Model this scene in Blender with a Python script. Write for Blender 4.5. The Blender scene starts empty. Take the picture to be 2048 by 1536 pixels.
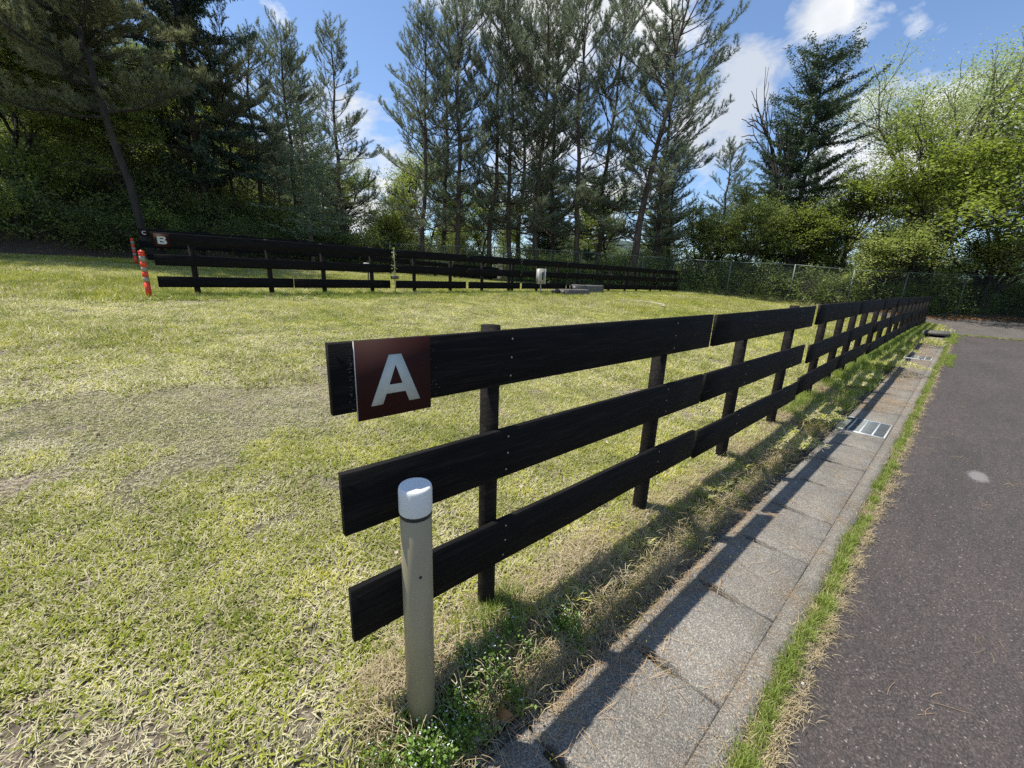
import bpy, math, random
import numpy as np
from mathutils import Matrix, Vector

rng = np.random.default_rng(7)
random.seed(7)
scene = bpy.context.scene
col = scene.collection
R = math.radians

# ------------------------------------------------------------------ camera
CAM = np.array([0.349, -1.08, 1.2982])
yaw, pitch, roll = 0.8357, -0.2563, 0.0377
F = np.array([math.cos(pitch)*math.cos(yaw), math.cos(pitch)*math.sin(yaw), math.sin(pitch)])
RT = np.array([math.sin(yaw), -math.cos(yaw), 0.0])
UP = np.cross(RT, F)
c_, s_ = math.cos(roll), math.sin(roll)
RX, UX = c_*RT + s_*UP, -s_*RT + c_*UP
cam_d = bpy.data.cameras.new('camera')
cam = bpy.data.objects.new('camera', cam_d)
col.objects.link(cam)
cam.matrix_world = Matrix(((RX[0], UX[0], -F[0], CAM[0]), (RX[1], UX[1], -F[1], CAM[1]), (RX[2], UX[2], -F[2], CAM[2]), (0, 0, 0, 1)))
cam_d.sensor_width = 36.0
cam_d.lens = 36.0*800/2048
cam_d.clip_start = 0.05
cam_d.clip_end = 5000
scene.camera = cam

# ------------------------------------------------------------------ light
SUNV = np.array([-0.27, 0.352, 1.0]); SUNV = SUNV/np.linalg.norm(SUNV)   # towards the sun
sun_el = math.asin(SUNV[2])
sun_d = bpy.data.lights.new('sun', 'SUN')
sun_d.energy = 5.0
sun_d.angle = R(0.55)
sun_d.color = (1.0, 0.955, 0.88)
sun = bpy.data.objects.new('sun', sun_d)
col.objects.link(sun)
sun.rotation_euler = Vector(SUNV).to_track_quat('Z', 'Y').to_euler()

world = bpy.data.worlds.new('World')
scene.world = world
world.use_nodes = True
wn, wl = world.node_tree.nodes, world.node_tree.links
wn.clear()
wout = wn.new('ShaderNodeOutputWorld')
sky = wn.new('ShaderNodeTexSky')
sky.sky_type = 'NISHITA'
sky.sun_disc = False
sky.sun_elevation = sun_el
sky.sun_rotation = math.atan2(SUNV[0], SUNV[1])
sky.altitude = 600
sky.air_density = 1.0
sky.dust_density = 0.6
sky.ozone_density = 1.5
bg_sky = wn.new('ShaderNodeBackground'); bg_sky.inputs['Strength'].default_value = 0.125
tint = wn.new('ShaderNodeMix'); tint.data_type = 'RGBA'; tint.blend_type = 'MULTIPLY'; tint.inputs[0].default_value = 1.0
wl.new(sky.outputs[0], tint.inputs[6]); tint.inputs[7].default_value = (.93, 1.0, 1.08, 1)
wl.new(tint.outputs[2], bg_sky.inputs['Color'])
bg_cl = wn.new('ShaderNodeBackground'); bg_cl.inputs['Color'].default_value = (0.93, 0.95, 1.0, 1); bg_cl.inputs['Strength'].default_value = 0.75
tc = wn.new('ShaderNodeTexCoord')
def wmath(op, a, b=None, c=None):
    n = wn.new('ShaderNodeMath'); n.operation = op
    for i, v in enumerate((a, b, c)):
        if v is None: continue
        if isinstance(v, (int, float)): n.inputs[i].default_value = v
        else: wl.new(v, n.inputs[i])
    return n.outputs[0]
CLOUDS = [((0.55, 0.679, 0.486), 0.16, 1.0), ((0.65, 0.588, 0.482), 0.16, 1.0), ((0.751, 0.467, 0.467), 0.13, 1.0),
          ((0.861, 0.364, 0.357), 0.085, 1.15), ((0.865, 0.401, 0.302), 0.10, 1.2), ((0.87, 0.243, 0.428), 0.075, .95),
          ((0.90, 0.200, 0.40), 0.05, .75), ((0.916, 0.131, 0.395), 0.055, .8), ((0.923, 0.164, 0.347), 0.05, .7),
          ((0.914, 0.095, 0.42), 0.03, .45), ((0.351, 0.924, 0.15), 0.22, 1.0), ((0.656, 0.698, 0.25), 0.17, .9),
          ((0.951, 0.197, 0.22), 0.14, 1.0), ((0.967, 0.103, 0.21), 0.14, 1.05), ((0.963, 0.0, 0.25), 0.10, 1.0),
          ((0.245, 0.878, 0.411), 0.035, .7), ((0.80, 0.58, 0.18), 0.18, .9), ((-0.2, 0.95, 0.2), 0.2, .9), ((-.6, -.6, .5), .5, .8), ((.2, -.9, .35), .35, .9)]
acc = None
for d, rad, amp in CLOUDS:
    dn = np.array(d)/np.linalg.norm(d)
    vd = wn.new('ShaderNodeVectorMath'); vd.operation = 'DISTANCE'
    wl.new(tc.outputs['Generated'], vd.inputs[0]); vd.inputs[1].default_value = tuple(dn)
    q = wmath('DIVIDE', vd.outputs['Value'], rad)
    q = wmath('MULTIPLY', q, q)
    e = wmath('POWER', 2.718, wmath('MULTIPLY', q, -1.0))
    e = wmath('MULTIPLY', e, amp)
    acc = e if acc is None else wmath('MAXIMUM', acc, e)
mp = wn.new('ShaderNodeMapping'); mp.inputs['Scale'].default_value = (1, 1, 1.9)
wl.new(tc.outputs['Generated'], mp.inputs['Vector'])
nz = wn.new('ShaderNodeTexNoise'); nz.inputs['Scale'].default_value = 7.0; nz.inputs['Detail'].default_value = 9; nz.inputs['Roughness'].default_value = 0.62; nz.inputs['Distortion'].default_value = 0.3
wl.new(mp.outputs[0], nz.inputs['Vector'])
v = wmath('ADD', wmath('MULTIPLY', acc, 0.95), wmath('MULTIPLY', wmath('SUBTRACT', nz.outputs['Fac'], 0.5), 2.3))
ramp = wn.new('ShaderNodeValToRGB')
ramp.color_ramp.elements[0].position = 0.48; ramp.color_ramp.elements[0].color = (0, 0, 0, 1)
ramp.color_ramp.elements[1].position = 0.92; ramp.color_ramp.elements[1].color = (1, 1, 1, 1)
wl.new(v, ramp.inputs[0])
nz2 = wn.new('ShaderNodeTexNoise'); nz2.inputs['Scale'].default_value = 5.0; nz2.inputs['Detail'].default_value = 5
wl.new(tc.outputs['Generated'], nz2.inputs['Vector'])
cr2 = wn.new('ShaderNodeValToRGB')
cr2.color_ramp.elements[0].position = .38; cr2.color_ramp.elements[0].color = (.62, .68, .78, 1)
cr2.color_ramp.elements[1].position = .6; cr2.color_ramp.elements[1].color = (.98, .99, 1, 1)
wl.new(nz2.outputs['Fac'], cr2.inputs[0]); wl.new(cr2.outputs[0], bg_cl.inputs['Color'])
mixs = wn.new('ShaderNodeMixShader')
wl.new(ramp.outputs[0], mixs.inputs[0]); wl.new(bg_sky.outputs[0], mixs.inputs[1]); wl.new(bg_cl.outputs[0], mixs.inputs[2])
wl.new(mixs.outputs[0], wout.inputs[0])

vs = scene.view_settings
vs.view_transform = 'Standard'; vs.look = 'None'; vs.exposure = 0.5; vs.gamma = 1.0; vs.use_curve_mapping = False
scene.render.engine = 'CYCLES'
scene.cycles.max_bounces = 6
scene.cycles.diffuse_bounces = 3
scene.cycles.transmission_bounces = 3
scene.cycles.use_denoising = False
scene.render.film_transparent = False

# ------------------------------------------------------------------ terrain shape
def zx(x):      # height of the lawn edge along fence A
    return np.interp(x, [-40, 4.6, 6.5, 8.5, 13, 20, 24.3, 30, 60], [-.11, -.11, -.03, .045, .09, .11, .14, .25, .4])
def zb(x):      # along fence B
    return np.interp(x, [-30, 0, 3, 7.6, 12.4, 21.6, 30], [.74, .765, .79, .845, .885, .915, .93])
def zc(x):      # along fence C
    return np.interp(x, [-30, 0, 6, 16, 30], [1.25, 1.33, 1.39, 1.10, 1.0])
def zpav(x):    # paving
    return np.interp(x, [-60, 7, 10, 14, 18, 22, 25, 30, 60], [-.258, -.258, -.20, -.08, 0.0, .08, .13, .28, .5])
def bump(x, y):
    return (np.sin(x*.9+y*.5)*np.sin(y*.7-x*.35)*.5 + np.sin(x*2.3-y*1.9+1.0)*.25)
def terrain(x, y):
    x = np.asarray(x, float); y = np.asarray(y, float)
    a, b, c = zx(x), zb(x), zc(x)
    z = np.where(y < 9.2, a + (b-a)*(y/9.2), b + (c-b)*((y-9.2)/8.2))
    z = np.where(y > 17.4, c + .055*(y-17.4), z)
    z = z + bump(x, y)*.018*np.clip(y/2, 0, 1)*np.clip((9-y)/2, 0, 1)
    # wooded hillside on the left, beyond fence C
    hill = .5*np.maximum(0, y-20.2)*np.interp(x, [-60, 3, 8, 13], [1, .95, .35, 0])
    z = z + np.minimum(hill, 14)
    # ground falls away beyond the wire fence
    far = np.maximum(0, np.hypot(x, y)-27)
    z = z - np.minimum(far*.05, 2.5)*np.interp(x, [3, 12], [0, 1])
    # verge down to the paving
    p = zpav(x)
    bank = np.interp(y, [-.30, -.27, -.03], [0, .12, 1])
    z = np.where(y < -.03, p - .035 + (z - p + .035)*bank, z)
    z = z - .03*np.exp(-(((x-.88)/.13)**2+((y+.15)/.09)**2))
    z = np.where((y < -.3), p - .05, z)
    # rough bank under the wire fence at the far end of the yard
    bk = np.clip((x - 1.0*np.interp(y, [-60, -6, 3, 10, 20], [66, 32, 24.6, 23.2, 23.2]) )/2.2, 0, 1)
    z = z + bk*.30
    return z
def T(x, y): return float(terrain(x, y))

# ------------------------------------------------------------------ mesh helpers
class MB:
    def __init__(s): s.v = []; s.f3 = []; s.f4 = []; s.t = []; s.n = 0; s.m3 = []; s.m4 = []
    def add(s, v, f3=None, f4=None, tone=None, mat=0):
        v = np.asarray(v, float).reshape(-1, 3)
        if f3 is not None and len(f3): s.f3.append(np.asarray(f3, int).reshape(-1, 3)+s.n); s.m3.append(np.full(len(s.f3[-1]), mat))
        if f4 is not None and len(f4): s.f4.append(np.asarray(f4, int).reshape(-1, 4)+s.n); s.m4.append(np.full(len(s.f4[-1]), mat))
        s.v.append(v); s.t.append(np.full(len(v), .5) if tone is None else np.broadcast_to(np.asarray(tone, float), (len(v),)).copy())
        s.n += len(v); return s
    def box(s, x0, x1, y0, y1, z0, z1, mat=0):
        v = [(x, y, z) for z in (z0, z1) for y in (y0, y1) for x in (x0, x1)]
        return s.add(v, f4=[(0, 2, 3, 1), (4, 5, 7, 6), (0, 1, 5, 4), (2, 6, 7, 3), (0, 4, 6, 2), (1, 3, 7, 5)], mat=mat)
    def hexa(s, v, mat=0):
        return s.add(v, f4=[(0, 2, 3, 1), (4, 5, 7, 6), (0, 1, 5, 4), (2, 6, 7, 3), (0, 4, 6, 2), (1, 3, 7, 5)], mat=mat)
    def tube(s, P, r, sides=6, cap=True, mat=0, tone=.5):
        P = np.asarray(P, float); n = len(P); r = np.broadcast_to(np.asarray(r, float), (n,))
        t = np.gradient(P, axis=0); t /= np.linalg.norm(t, axis=1, keepdims=True)+1e-9
        ref = np.array([0, 0, 1.]) if abs(t[0][2]) < .8 else np.array([1., 0, 0])
        u = np.cross(t, ref); u /= np.linalg.norm(u, axis=1, keepdims=True)+1e-9
        w = np.cross(t, u)
        a = np.arange(sides)*2*math.pi/sides
        V = P[:, None, :] + r[:, None, None]*(np.cos(a)[None, :, None]*u[:, None, :] + np.sin(a)[None, :, None]*w[:, None, :])
        i = np.arange(n-1)[:, None]*sides; j = np.arange(sides)[None, :]; k = (j+1) % sides
        f = np.stack([i+j, i+k, i+k+sides, i+j+sides], -1).reshape(-1, 4)
        V = V.reshape(-1, 3)
        f3 = []
        if cap:
            V = np.vstack([V, P[0], P[-1]]); a0 = n*sides
            jj = np.arange(sides); kk = (jj+1) % sides
            f3 = np.vstack([np.stack([kk, jj, np.full(sides, a0)], -1), np.stack([jj+(n-1)*sides, kk+(n-1)*sides, np.full(sides, a0+1)], -1)])
        return s.add(V, f3=f3, f4=f, tone=tone, mat=mat)
    def lathe(s, prof, sides=24, center=(0, 0, 0), mat=0):
        a = np.arange(sides)*2*math.pi/sides
        V = np.array([[(r*math.cos(t)+center[0], r*math.sin(t)+center[1], z+center[2]) for t in a] for r, z in prof]).reshape(-1, 3)
        n = len(prof)
        f = [(i*sides+j, i*sides+(j+1) % sides, (i+1)*sides+(j+1) % sides, (i+1)*sides+j) for i in range(n-1) for j in range(sides)]
        V = np.vstack([V, [center[0], center[1], prof[0][1]+center[2]], [center[0], center[1], prof[-1][1]+center[2]]])
        f3 = [((j+1) % sides, j, n*sides) for j in range(sides)] + [((n-1)*sides+j, (n-1)*sides+(j+1) % sides, n*sides+1) for j in range(sides)]
        return s.add(V, f3=f3, f4=f, mat=mat)
    def prism(s, poly, y0, y1, mat=0):
        n = len(poly)
        V = [(x, y0, z) for x, z in poly] + [(x, y1, z) for x, z in poly]
        from mathutils.geometry import tessellate_polygon
        tri = tessellate_polygon([[Vector((x, z, 0)) for x, z in poly]])
        f3 = [tuple(t) for t in tri] + [tuple(i+n for i in t[::-1]) for t in tri]
        f4 = [(i, (i+1) % n, (i+1) % n+n, i+n) for i in range(n)]
        return s.add(V, f3=f3, f4=f4, mat=mat)
    def arrays(s):
        return np.vstack(s.v), np.concatenate(s.t)
    def mesh(s, name, mats, smooth=False):
        me = bpy.data.meshes.new(name)
        V = np.vstack(s.v); tone = np.concatenate(s.t)
        f3 = np.vstack(s.f3) if s.f3 else np.zeros((0, 3), int)
        f4 = np.vstack(s.f4) if s.f4 else np.zeros((0, 4), int)
        m = np.concatenate(s.m3+s.m4) if (s.m3 or s.m4) else np.zeros(0, int)
        loops = np.concatenate([f3.ravel(), f4.ravel()])
        starts = np.concatenate([np.arange(len(f3))*3, len(f3)*3+np.arange(len(f4))*4])
        me.vertices.add(len(V)); me.vertices.foreach_set('co', V.astype(np.float32).ravel())
        me.loops.add(len(loops)); me.loops.foreach_set('vertex_index', loops.astype(np.int32))
        me.polygons.add(len(starts)); me.polygons.foreach_set('loop_start', starts.astype(np.int32))
        me.polygons.foreach_set('material_index', m.astype(np.int32))
        if smooth: me.polygons.foreach_set('use_smooth', np.ones(len(starts), bool))
        at = me.attributes.new('tone', 'FLOAT', 'POINT'); at.data.foreach_set('value', tone.astype(np.float32))
        for mm in (mats if isinstance(mats, (list, tuple)) else [mats]): me.materials.append(mm)
        me.update(calc_edges=True); me.validate()
        return me
    def obj(s, name, mats, parent=None, smooth=False, loc=None):
        o = bpy.data.objects.new(name, s.mesh(name, mats, smooth)); col.objects.link(o)
        if parent is not None: o.parent = parent
        if loc is not None: o.location = loc
        return o

def tag(o, label=None, cat=None, group=None, kind=None):
    if label: o['label'] = label
    if cat: o['category'] = cat
    if group: o['group'] = group
    if kind: o['kind'] = kind
    return o
def empty(name, loc=(0, 0, 0), rz=0.0):
    o = bpy.data.objects.new(name, None); col.objects.link(o); o.location = loc; o.rotation_euler = (0, 0, rz); o.empty_display_size = .2
    return o

# ------------------------------------------------------------------ materials
def new_mat(name):
    m = bpy.data.materials.new(name); m.use_nodes = True
    nt = m.node_tree; b = nt.nodes['Principled BSDF']
    return m, nt, b
def node(nt, typ, **kw):
    n = nt.nodes.new(typ)
    for k, v in kw.items():
        if k.startswith('i_'): n.inputs[k[2:].replace('_', ' ')].default_value = v
        else: setattr(n, k, v)
    return n
def noise(nt, scale, detail=4, rough=.55, coord=None, dist=0.0):
    n = node(nt, 'ShaderNodeTexNoise'); n.inputs['Scale'].default_value = scale; n.inputs['Detail'].default_value = detail; n.inputs['Roughness'].default_value = rough; n.inputs['Distortion'].default_value = dist
    if coord is not None: nt.links.new(coord, n.inputs['Vector'])
    return n.outputs['Fac']
def pos(nt): return node(nt, 'ShaderNodeNewGeometry').outputs['Position']
def scaled(nt, vec, sc):
    n = node(nt, 'ShaderNodeMapping'); n.inputs['Scale'].default_value = sc; nt.links.new(vec, n.inputs['Vector']); return n.outputs[0]
def ramp_(nt, fac, stops, interp='LINEAR'):
    r = node(nt, 'ShaderNodeValToRGB'); cr = r.color_ramp; cr.interpolation = interp
    while len(cr.elements) < len(stops): cr.elements.new(.5)
    for e, (p, c) in zip(cr.elements, stops):
        e.position = p; e.color = (*c, 1) if len(c) == 3 else c
    nt.links.new(fac, r.inputs[0]); return r.outputs[0]
def mixc(nt, fac, a, b, mode='MIX'):
    n = node(nt, 'ShaderNodeMix', data_type='RGBA', blend_type=mode)
    for i, v in ((0, fac), (6, a), (7, b)):
        if isinstance(v, (int, float)): n.inputs[i].default_value = v
        elif isinstance(v, tuple): n.inputs[i].default_value = (*v, 1)
        else: nt.links.new(v, n.inputs[i])
    return n.outputs[2]
def mth(nt, op, a, b=None):
    n = node(nt, 'ShaderNodeMath', operation=op)
    for i, v in enumerate((a, b)):
        if v is None: continue
        if isinstance(v, (int, float)): n.inputs[i].default_value = v
        else: nt.links.new(v, n.inputs[i])
    return n.outputs[0]
def bumpn(nt, b, h, strength, dist):
    n = node(nt, 'ShaderNodeBump'); n.inputs['Strength'].default_value = strength; n.inputs['Distance'].default_value = dist
    nt.links.new(h, n.inputs['Height']); nt.links.new(n.outputs[0], b.inputs['Normal'])
def plain(name, c, rough=.5, metal=0., var=.12, sc=20):
    m, nt, b = new_mat(name)
    f = noise(nt, sc, 4, .6, pos(nt))
    cc = ramp_(nt, f, [(.3, tuple(x*(1-var) for x in c)), (.7, tuple(min(1, x*(1+var)) for x in c))])
    nt.links.new(cc, b.inputs['Base Color']); b.inputs['Roughness'].default_value = rough; b.inputs['Metallic'].default_value = metal
    return m

def attr_tone(nt): return node(nt, 'ShaderNodeAttribute', attribute_name='tone').outputs['Fac']
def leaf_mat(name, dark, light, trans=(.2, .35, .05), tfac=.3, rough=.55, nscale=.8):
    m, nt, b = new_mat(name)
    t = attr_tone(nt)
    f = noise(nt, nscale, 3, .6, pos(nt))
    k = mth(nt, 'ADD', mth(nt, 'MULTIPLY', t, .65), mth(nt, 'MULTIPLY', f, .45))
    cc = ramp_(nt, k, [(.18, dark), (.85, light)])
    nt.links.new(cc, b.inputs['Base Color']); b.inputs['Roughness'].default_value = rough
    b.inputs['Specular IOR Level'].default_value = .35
    if tfac > 0:
        tr = node(nt, 'ShaderNodeBsdfTranslucent')
        nt.links.new(mixc(nt, .6, cc, trans), tr.inputs['Color'])
        mx = node(nt, 'ShaderNodeMixShader'); mx.inputs[0].default_value = tfac
        nt.links.new(b.outputs[0], mx.inputs[1]); nt.links.new(tr.outputs[0], mx.inputs[2])
        nt.links.new(mx.outputs[0], nt.nodes['Material Output'].inputs[0])
    return m
def bark_mat(name, a, b2, sc=6):
    m, nt, b = new_mat(name)
    p = pos(nt)
    f = noise(nt, sc, 6, .7, scaled(nt, p, (1, 1, .3)))
    nt.links.new(ramp_(nt, f, [(.3, a), (.7, b2)]), b.inputs['Base Color']); b.inputs['Roughness'].default_value = .9
    bumpn(nt, b, noise(nt, sc*4, 5, .7, scaled(nt, p, (1, 1, .25))), .8, .03)
    return m

M_pine = leaf_mat('pine_needles', (.07, .095, .055), (.27, .30, .20), (.26, .33, .16), .36, .5)
M_pine_warm = leaf_mat('pine_needles_brownish', (.10, .115, .06), (.36, .37, .21), (.30, .32, .13), .36, .5)
M_fir = leaf_mat('fir_needles', (.07, .11, .06), (.24, .31, .17), (.15, .25, .08), .2, .5)
M_cyp = leaf_mat('cypress_sprays', (.025, .045, .025), (.09, .13, .06), (.1, .18, .05), .15, .55)
M_dark = leaf_mat('dark_conifer_needles', (.025, .048, .03), (.08, .12, .075), (.08, .14, .06), .12, .5)
M_green = leaf_mat('fresh_leaves', (.06, .095, .02), (.30, .35, .08), (.42, .55, .06), .42, .5)
M_pale = leaf_mat('pale_young_leaves', (.18, .23, .08), (.40, .46, .20), (.5, .6, .2), .45, .5)
M_under = leaf_mat('undergrowth_leaves', (.045, .07, .022), (.19, .23, .07), (.3, .4, .08), .38, .55)
M_lime = leaf_mat('young_lime_leaves', (.12, .16, .04), (.38, .42, .13), (.5, .6, .12), .42, .5)
M_bark = bark_mat('pine_bark', (.035, .026, .02), (.13, .095, .07))
M_bark_dark = bark_mat('dark_bark', (.02, .017, .014), (.07, .058, .048))
M_bark_pale = bark_mat('grey_bark', (.07, .06, .045), (.22, .19, .15))

# lawn blades: colour from each blade's own tone plus patches across the field
def grass_mat():
    m, nt, b = new_mat('grass_blades')
    t = attr_tone(nt); p = pos(nt)
    big = noise(nt, .55, 3, .5, p); mid = noise(nt, 2.6, 4, .6, p)
    green = ramp_(nt, mid, [(.3, (.15, .19, .018)), (.5, (.32, .35, .04)), (.7, (.52, .49, .08))])
    straw = ramp_(nt, mid, [(.3, (.44, .39, .20)), (.7, (.68, .62, .42))])
    sm = noise(nt, 7.5, 3, .6, p)
    k = mth(nt, 'ADD', t, mth(nt, 'MULTIPLY', mth(nt, 'SUBTRACT', big, .5), 1.1))
    k = mth(nt, 'ADD', k, mth(nt, 'MULTIPLY', mth(nt, 'SUBTRACT', sm, .5), .9))
    sel = ramp_(nt, k, [(.30, (0, 0, 0)), (.50, (1, 1, 1))])
    cc = mixc(nt, sel, straw, green)
    nt.links.new(cc, b.inputs['Base Color']); b.inputs['Roughness'].default_value = .55; b.inputs['Specular IOR Level'].default_value = .3
    tr = node(nt, 'ShaderNodeBsdfTranslucent'); nt.links.new(mixc(nt, .35, cc, (.5, .55, .08)), tr.inputs['Color'])
    mx = node(nt, 'ShaderNodeMixShader'); mx.inputs[0].default_value = .28
    nt.links.new(b.outputs[0], mx.inputs[1]); nt.links.new(tr.outputs[0], mx.inputs[2]); nt.links.new(mx.outputs[0], nt.nodes['Material Output'].inputs[0])
    return m
M_grass = grass_mat()
M_lush = leaf_mat('lush_grass', (.12, .18, .025), (.32, .38, .09), (.4, .5, .05), .35, .5, 1.5)
M_straw = leaf_mat('dry_straw', (.25, .19, .09), (.50, .42, .26), (.5, .4, .2), .15, .7, 3)
M_needle_litter = leaf_mat('fallen_pine_needles', (.22, .13, .06), (.50, .36, .20), (.5, .35, .2), .05, .7, 5)

def ground_mat():
    m, nt, b = new_mat('soil')
    p = pos(nt)
    big = noise(nt, .5, 4, .55, p); fine = noise(nt, 38, 6, .75, p); mid = noise(nt, 5, 5, .65, p)
    soil = ramp_(nt, fine, [(.34, (.05, .037, .025)), (.5, (.18, .14, .10)), (.66, (.44, .37, .28))])
    turf = ramp_(nt, fine, [(.36, (.035, .035, .015)), (.55, (.12, .12, .045)), (.7, (.36, .32, .18))])
    k = ramp_(nt, mth(nt, 'ADD', mth(nt, 'MULTIPLY', big, .7), mth(nt, 'MULTIPLY', mid, .3)), [(.42, (0, 0, 0)), (.55, (1, 1, 1))])
    lawn = mixc(nt, k, soil, turf)
    # leaf mould under the trees beyond the lawn
    sx = node(nt, 'ShaderNodeSeparateXYZ'); nt.links.new(p, sx.inputs[0])
    w = mth(nt, 'ADD', mth(nt, 'SUBTRACT', sx.outputs[1], 19.2), mth(nt, 'MULTIPLY', mid, .9))
    w2 = mth(nt, 'ADD', mth(nt, 'SUBTRACT', sx.outputs[0], 24.6), mth(nt, 'MULTIPLY', mid, .9))
    w = mth(nt, 'MAXIMUM', w, w2)
    mould = ramp_(nt, fine, [(.3, (.03, .024, .016)), (.6, (.10, .075, .05)), (.75, (.2, .15, .10))])
    wc = node(nt, 'ShaderNodeClamp'); nt.links.new(w, wc.inputs[0])
    cc = mixc(nt, wc.outputs[0], lawn, mould)
    nt.links.new(cc, b.inputs['Base Color']); b.inputs['Roughness'].default_value = .95
    bumpn(nt, b, fine, .9, .02)
    return m
M_ground = ground_mat()

def concrete_mat(name='exposed_concrete', warm=0., lo=.105, hi=.33):
    m, nt, b = new_mat(name)
    p = pos(nt)
    vor = node(nt, 'ShaderNodeTexVoronoi'); vor.inputs['Scale'].default_value = 240; nt.links.new(p, vor.inputs['Vector'])
    sp = node(nt, 'ShaderNodeSeparateColor'); nt.links.new(vor.outputs['Color'], sp.inputs[0])
    g = ramp_(nt, sp.outputs[0], [(0, (lo, lo*.95, lo*.87)), (.45, (lo*1.9, lo*1.79, lo*1.6)), (.8, (hi*.72, hi*.67, hi*.58)), (1, (hi*1.3, hi*1.22, hi*1.07))])
    st = noise(nt, 2.2, 5, .65, p)
    stain = ramp_(nt, st, [(.3, (.62, .60, .56)), (.65, (1, .98, .94))])
    cc = mixc(nt, 1.0, g, stain, 'MULTIPLY')
    f2 = noise(nt, 60, 4, .7, p)
    cc = mixc(nt, mth(nt, 'MULTIPLY', ramp_(nt, f2, [(.6, (0, 0, 0)), (.75, (1, 1, 1))]), .5), cc, (.07, .065, .055))
    nt.links.new(cc, b.inputs['Base Color']); b.inputs['Roughness'].default_value = .9
    bumpn(nt, b, mth(nt, 'ADD', mth(nt, 'MULTIPLY', vor.outputs['Distance'], -1.0), f2), .7, .004)
    return m
M_conc = concrete_mat()
M_conc_old = concrete_mat('weathered_concrete', 0, .07, .22)

SC = (5.74, -1.46)   # worn pale spot in the asphalt
def asphalt_mat(name, base, scl=1.0):
    m, nt, b = new_mat(name)
    p = pos(nt)
    vor = node(nt, 'ShaderNodeTexVoronoi'); vor.inputs['Scale'].default_value = 170; nt.links.new(p, vor.inputs['Vector'])
    sp = node(nt, 'ShaderNodeSeparateColor'); nt.links.new(vor.outputs['Color'], sp.inputs[0])
    r, g, bl = base
    cc = ramp_(nt, sp.outputs[0], [(0, (r*.55, g*.55, bl*.55)), (.6, base), (.9, (r*1.5, g*1.5, bl*1.45)), (.985, (r*1.9, g*1.9, bl*1.8)), (1.0, (.30, .27, .24))])
    st = noise(nt, 1.1, 5, .6, scaled(nt, p, (.6, 1.6, 1)))
    cc = mixc(nt, 1.0, cc, ramp_(nt, st, [(.3, (.78, .78, .78)), (.7, (1.15, 1.12, 1.1))]), 'MULTIPLY')
    st2 = noise(nt, 14, 4, .7, scaled(nt, p, (.25, 1.3, 1)))
    cc = mixc(nt, 1.0, cc, ramp_(nt, st2, [(.4, (.9, .9, .9)), (.75, (1.2, 1.15, 1.1))]), 'MULTIPLY')
    vd = node(nt, 'ShaderNodeVectorMath', operation='DISTANCE'); nt.links.new(scaled(nt, p, (.8, 1.9, 0)), vd.inputs[0]); vd.inputs[1].default_value = (SC[0]*.8, SC[1]*1.9, 0)
    k = mth(nt, 'ADD', mth(nt, 'MULTIPLY', vd.outputs['Value'], 3.6), mth(nt, 'MULTIPLY', noise(nt, 55, 4, .8, p), 1.0))
    cc = mixc(nt, ramp_(nt, k, [(.85, (.5, .5, .5)), (1.15, (0, 0, 0))]), cc, (.30, .28, .27))
    nt.links.new(cc, b.inputs['Base Color']); b.inputs['Roughness'].default_value = .85
    bumpn(nt, b, mth(nt, 'ADD', vor.outputs['Distance'], noise(nt, 300, 2, .5, p)), .8, .004)
    return m
M_asph = asphalt_mat('asphalt', (.060, .050, .046))
M_asph2 = asphalt_mat('older_asphalt', (.095, .084, .076))

def wood_mat(name, dark, mid, light, worn=0.):
    m, nt, b = new_mat(name)
    tcn = node(nt, 'ShaderNodeTexCoord')
    p = tcn.outputs['Object']
    oi = node(nt, 'ShaderNodeObjectInfo')
    off = node(nt, 'ShaderNodeVectorMath', operation='ADD')
    comb = node(nt, 'ShaderNodeCombineXYZ'); r7 = mth(nt, 'MULTIPLY', oi.outputs['Random'], 37.0)
    nt.links.new(r7, comb.inputs[2]); nt.links.new(r7, comb.inputs[0])
    nt.links.new(p, off.inputs[0]); nt.links.new(comb.outputs[0], off.inputs[1])
    g1 = noise(nt, 5, 6, .65, scaled(nt, off.outputs[0], (.5, 4, 9)), 1.2)
    g2 = noise(nt, 9, 8, .75, scaled(nt, off.outputs[0], (.6, 8, 22)))
    f = mth(nt, 'ADD', mth(nt, 'MULTIPLY', g1, .5), mth(nt, 'MULTIPLY', g2, .5))
    cc = ramp_(nt, f, [(.32, dark), (.5, mid), (.66, light)])
    nt.links.new(cc, b.inputs['Base Color']); b.inputs['Roughness'].default_value = .72; b.inputs['Specular IOR Level'].default_value = .12
    bumpn(nt, b, f, .6, .006)
    return m
M_board = wood_mat('black_stained_board', (.003, .003, .003), (.0055, .005, .005), (.022, .019, .017))
M_post = wood_mat('black_stained_post', (.004, .004, .004), (.011, .0095, .008), (.04, .032, .025))
M_nail = plain('nail_steel', (.35, .34, .32), .4, .8)
M_sign = plain('maroon_sign_paint', (.034, .010, .008), .7, 0, .1, 6); M_sign.node_tree.nodes['Principled BSDF'].inputs['Specular IOR Level'].default_value = .15
M_sign_edge = plain('sign_sheet_edge', (.5, .48, .45), .5, .3)
M_letter = plain('white_letter_film', (.50, .53, .48), .6, 0, .05, 30)
M_tan = plain('tan_painted_steel', (.33, .29, .195), .38, 0, .05, 3)
M_black = plain('black_gasket', (.012, .012, .014), .4)
M_orange = plain('orange_rubber', (.75, .055, .015), .45, 0, .12, 9)
M_reflect = plain('grey_reflective_band', (.30, .25, .20), .35, .1, .15, 12)
M_galv = plain('galvanised_steel', (.50, .53, .53), .55, .2, .15, 25)
M_galv_dull = plain('dull_galvanised_steel', (.13, .15, .155), .6, .3, .2, 25)
M_wire = plain('wire_galvanised', (.14, .17, .155), .5, .3, .1, 5)
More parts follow.
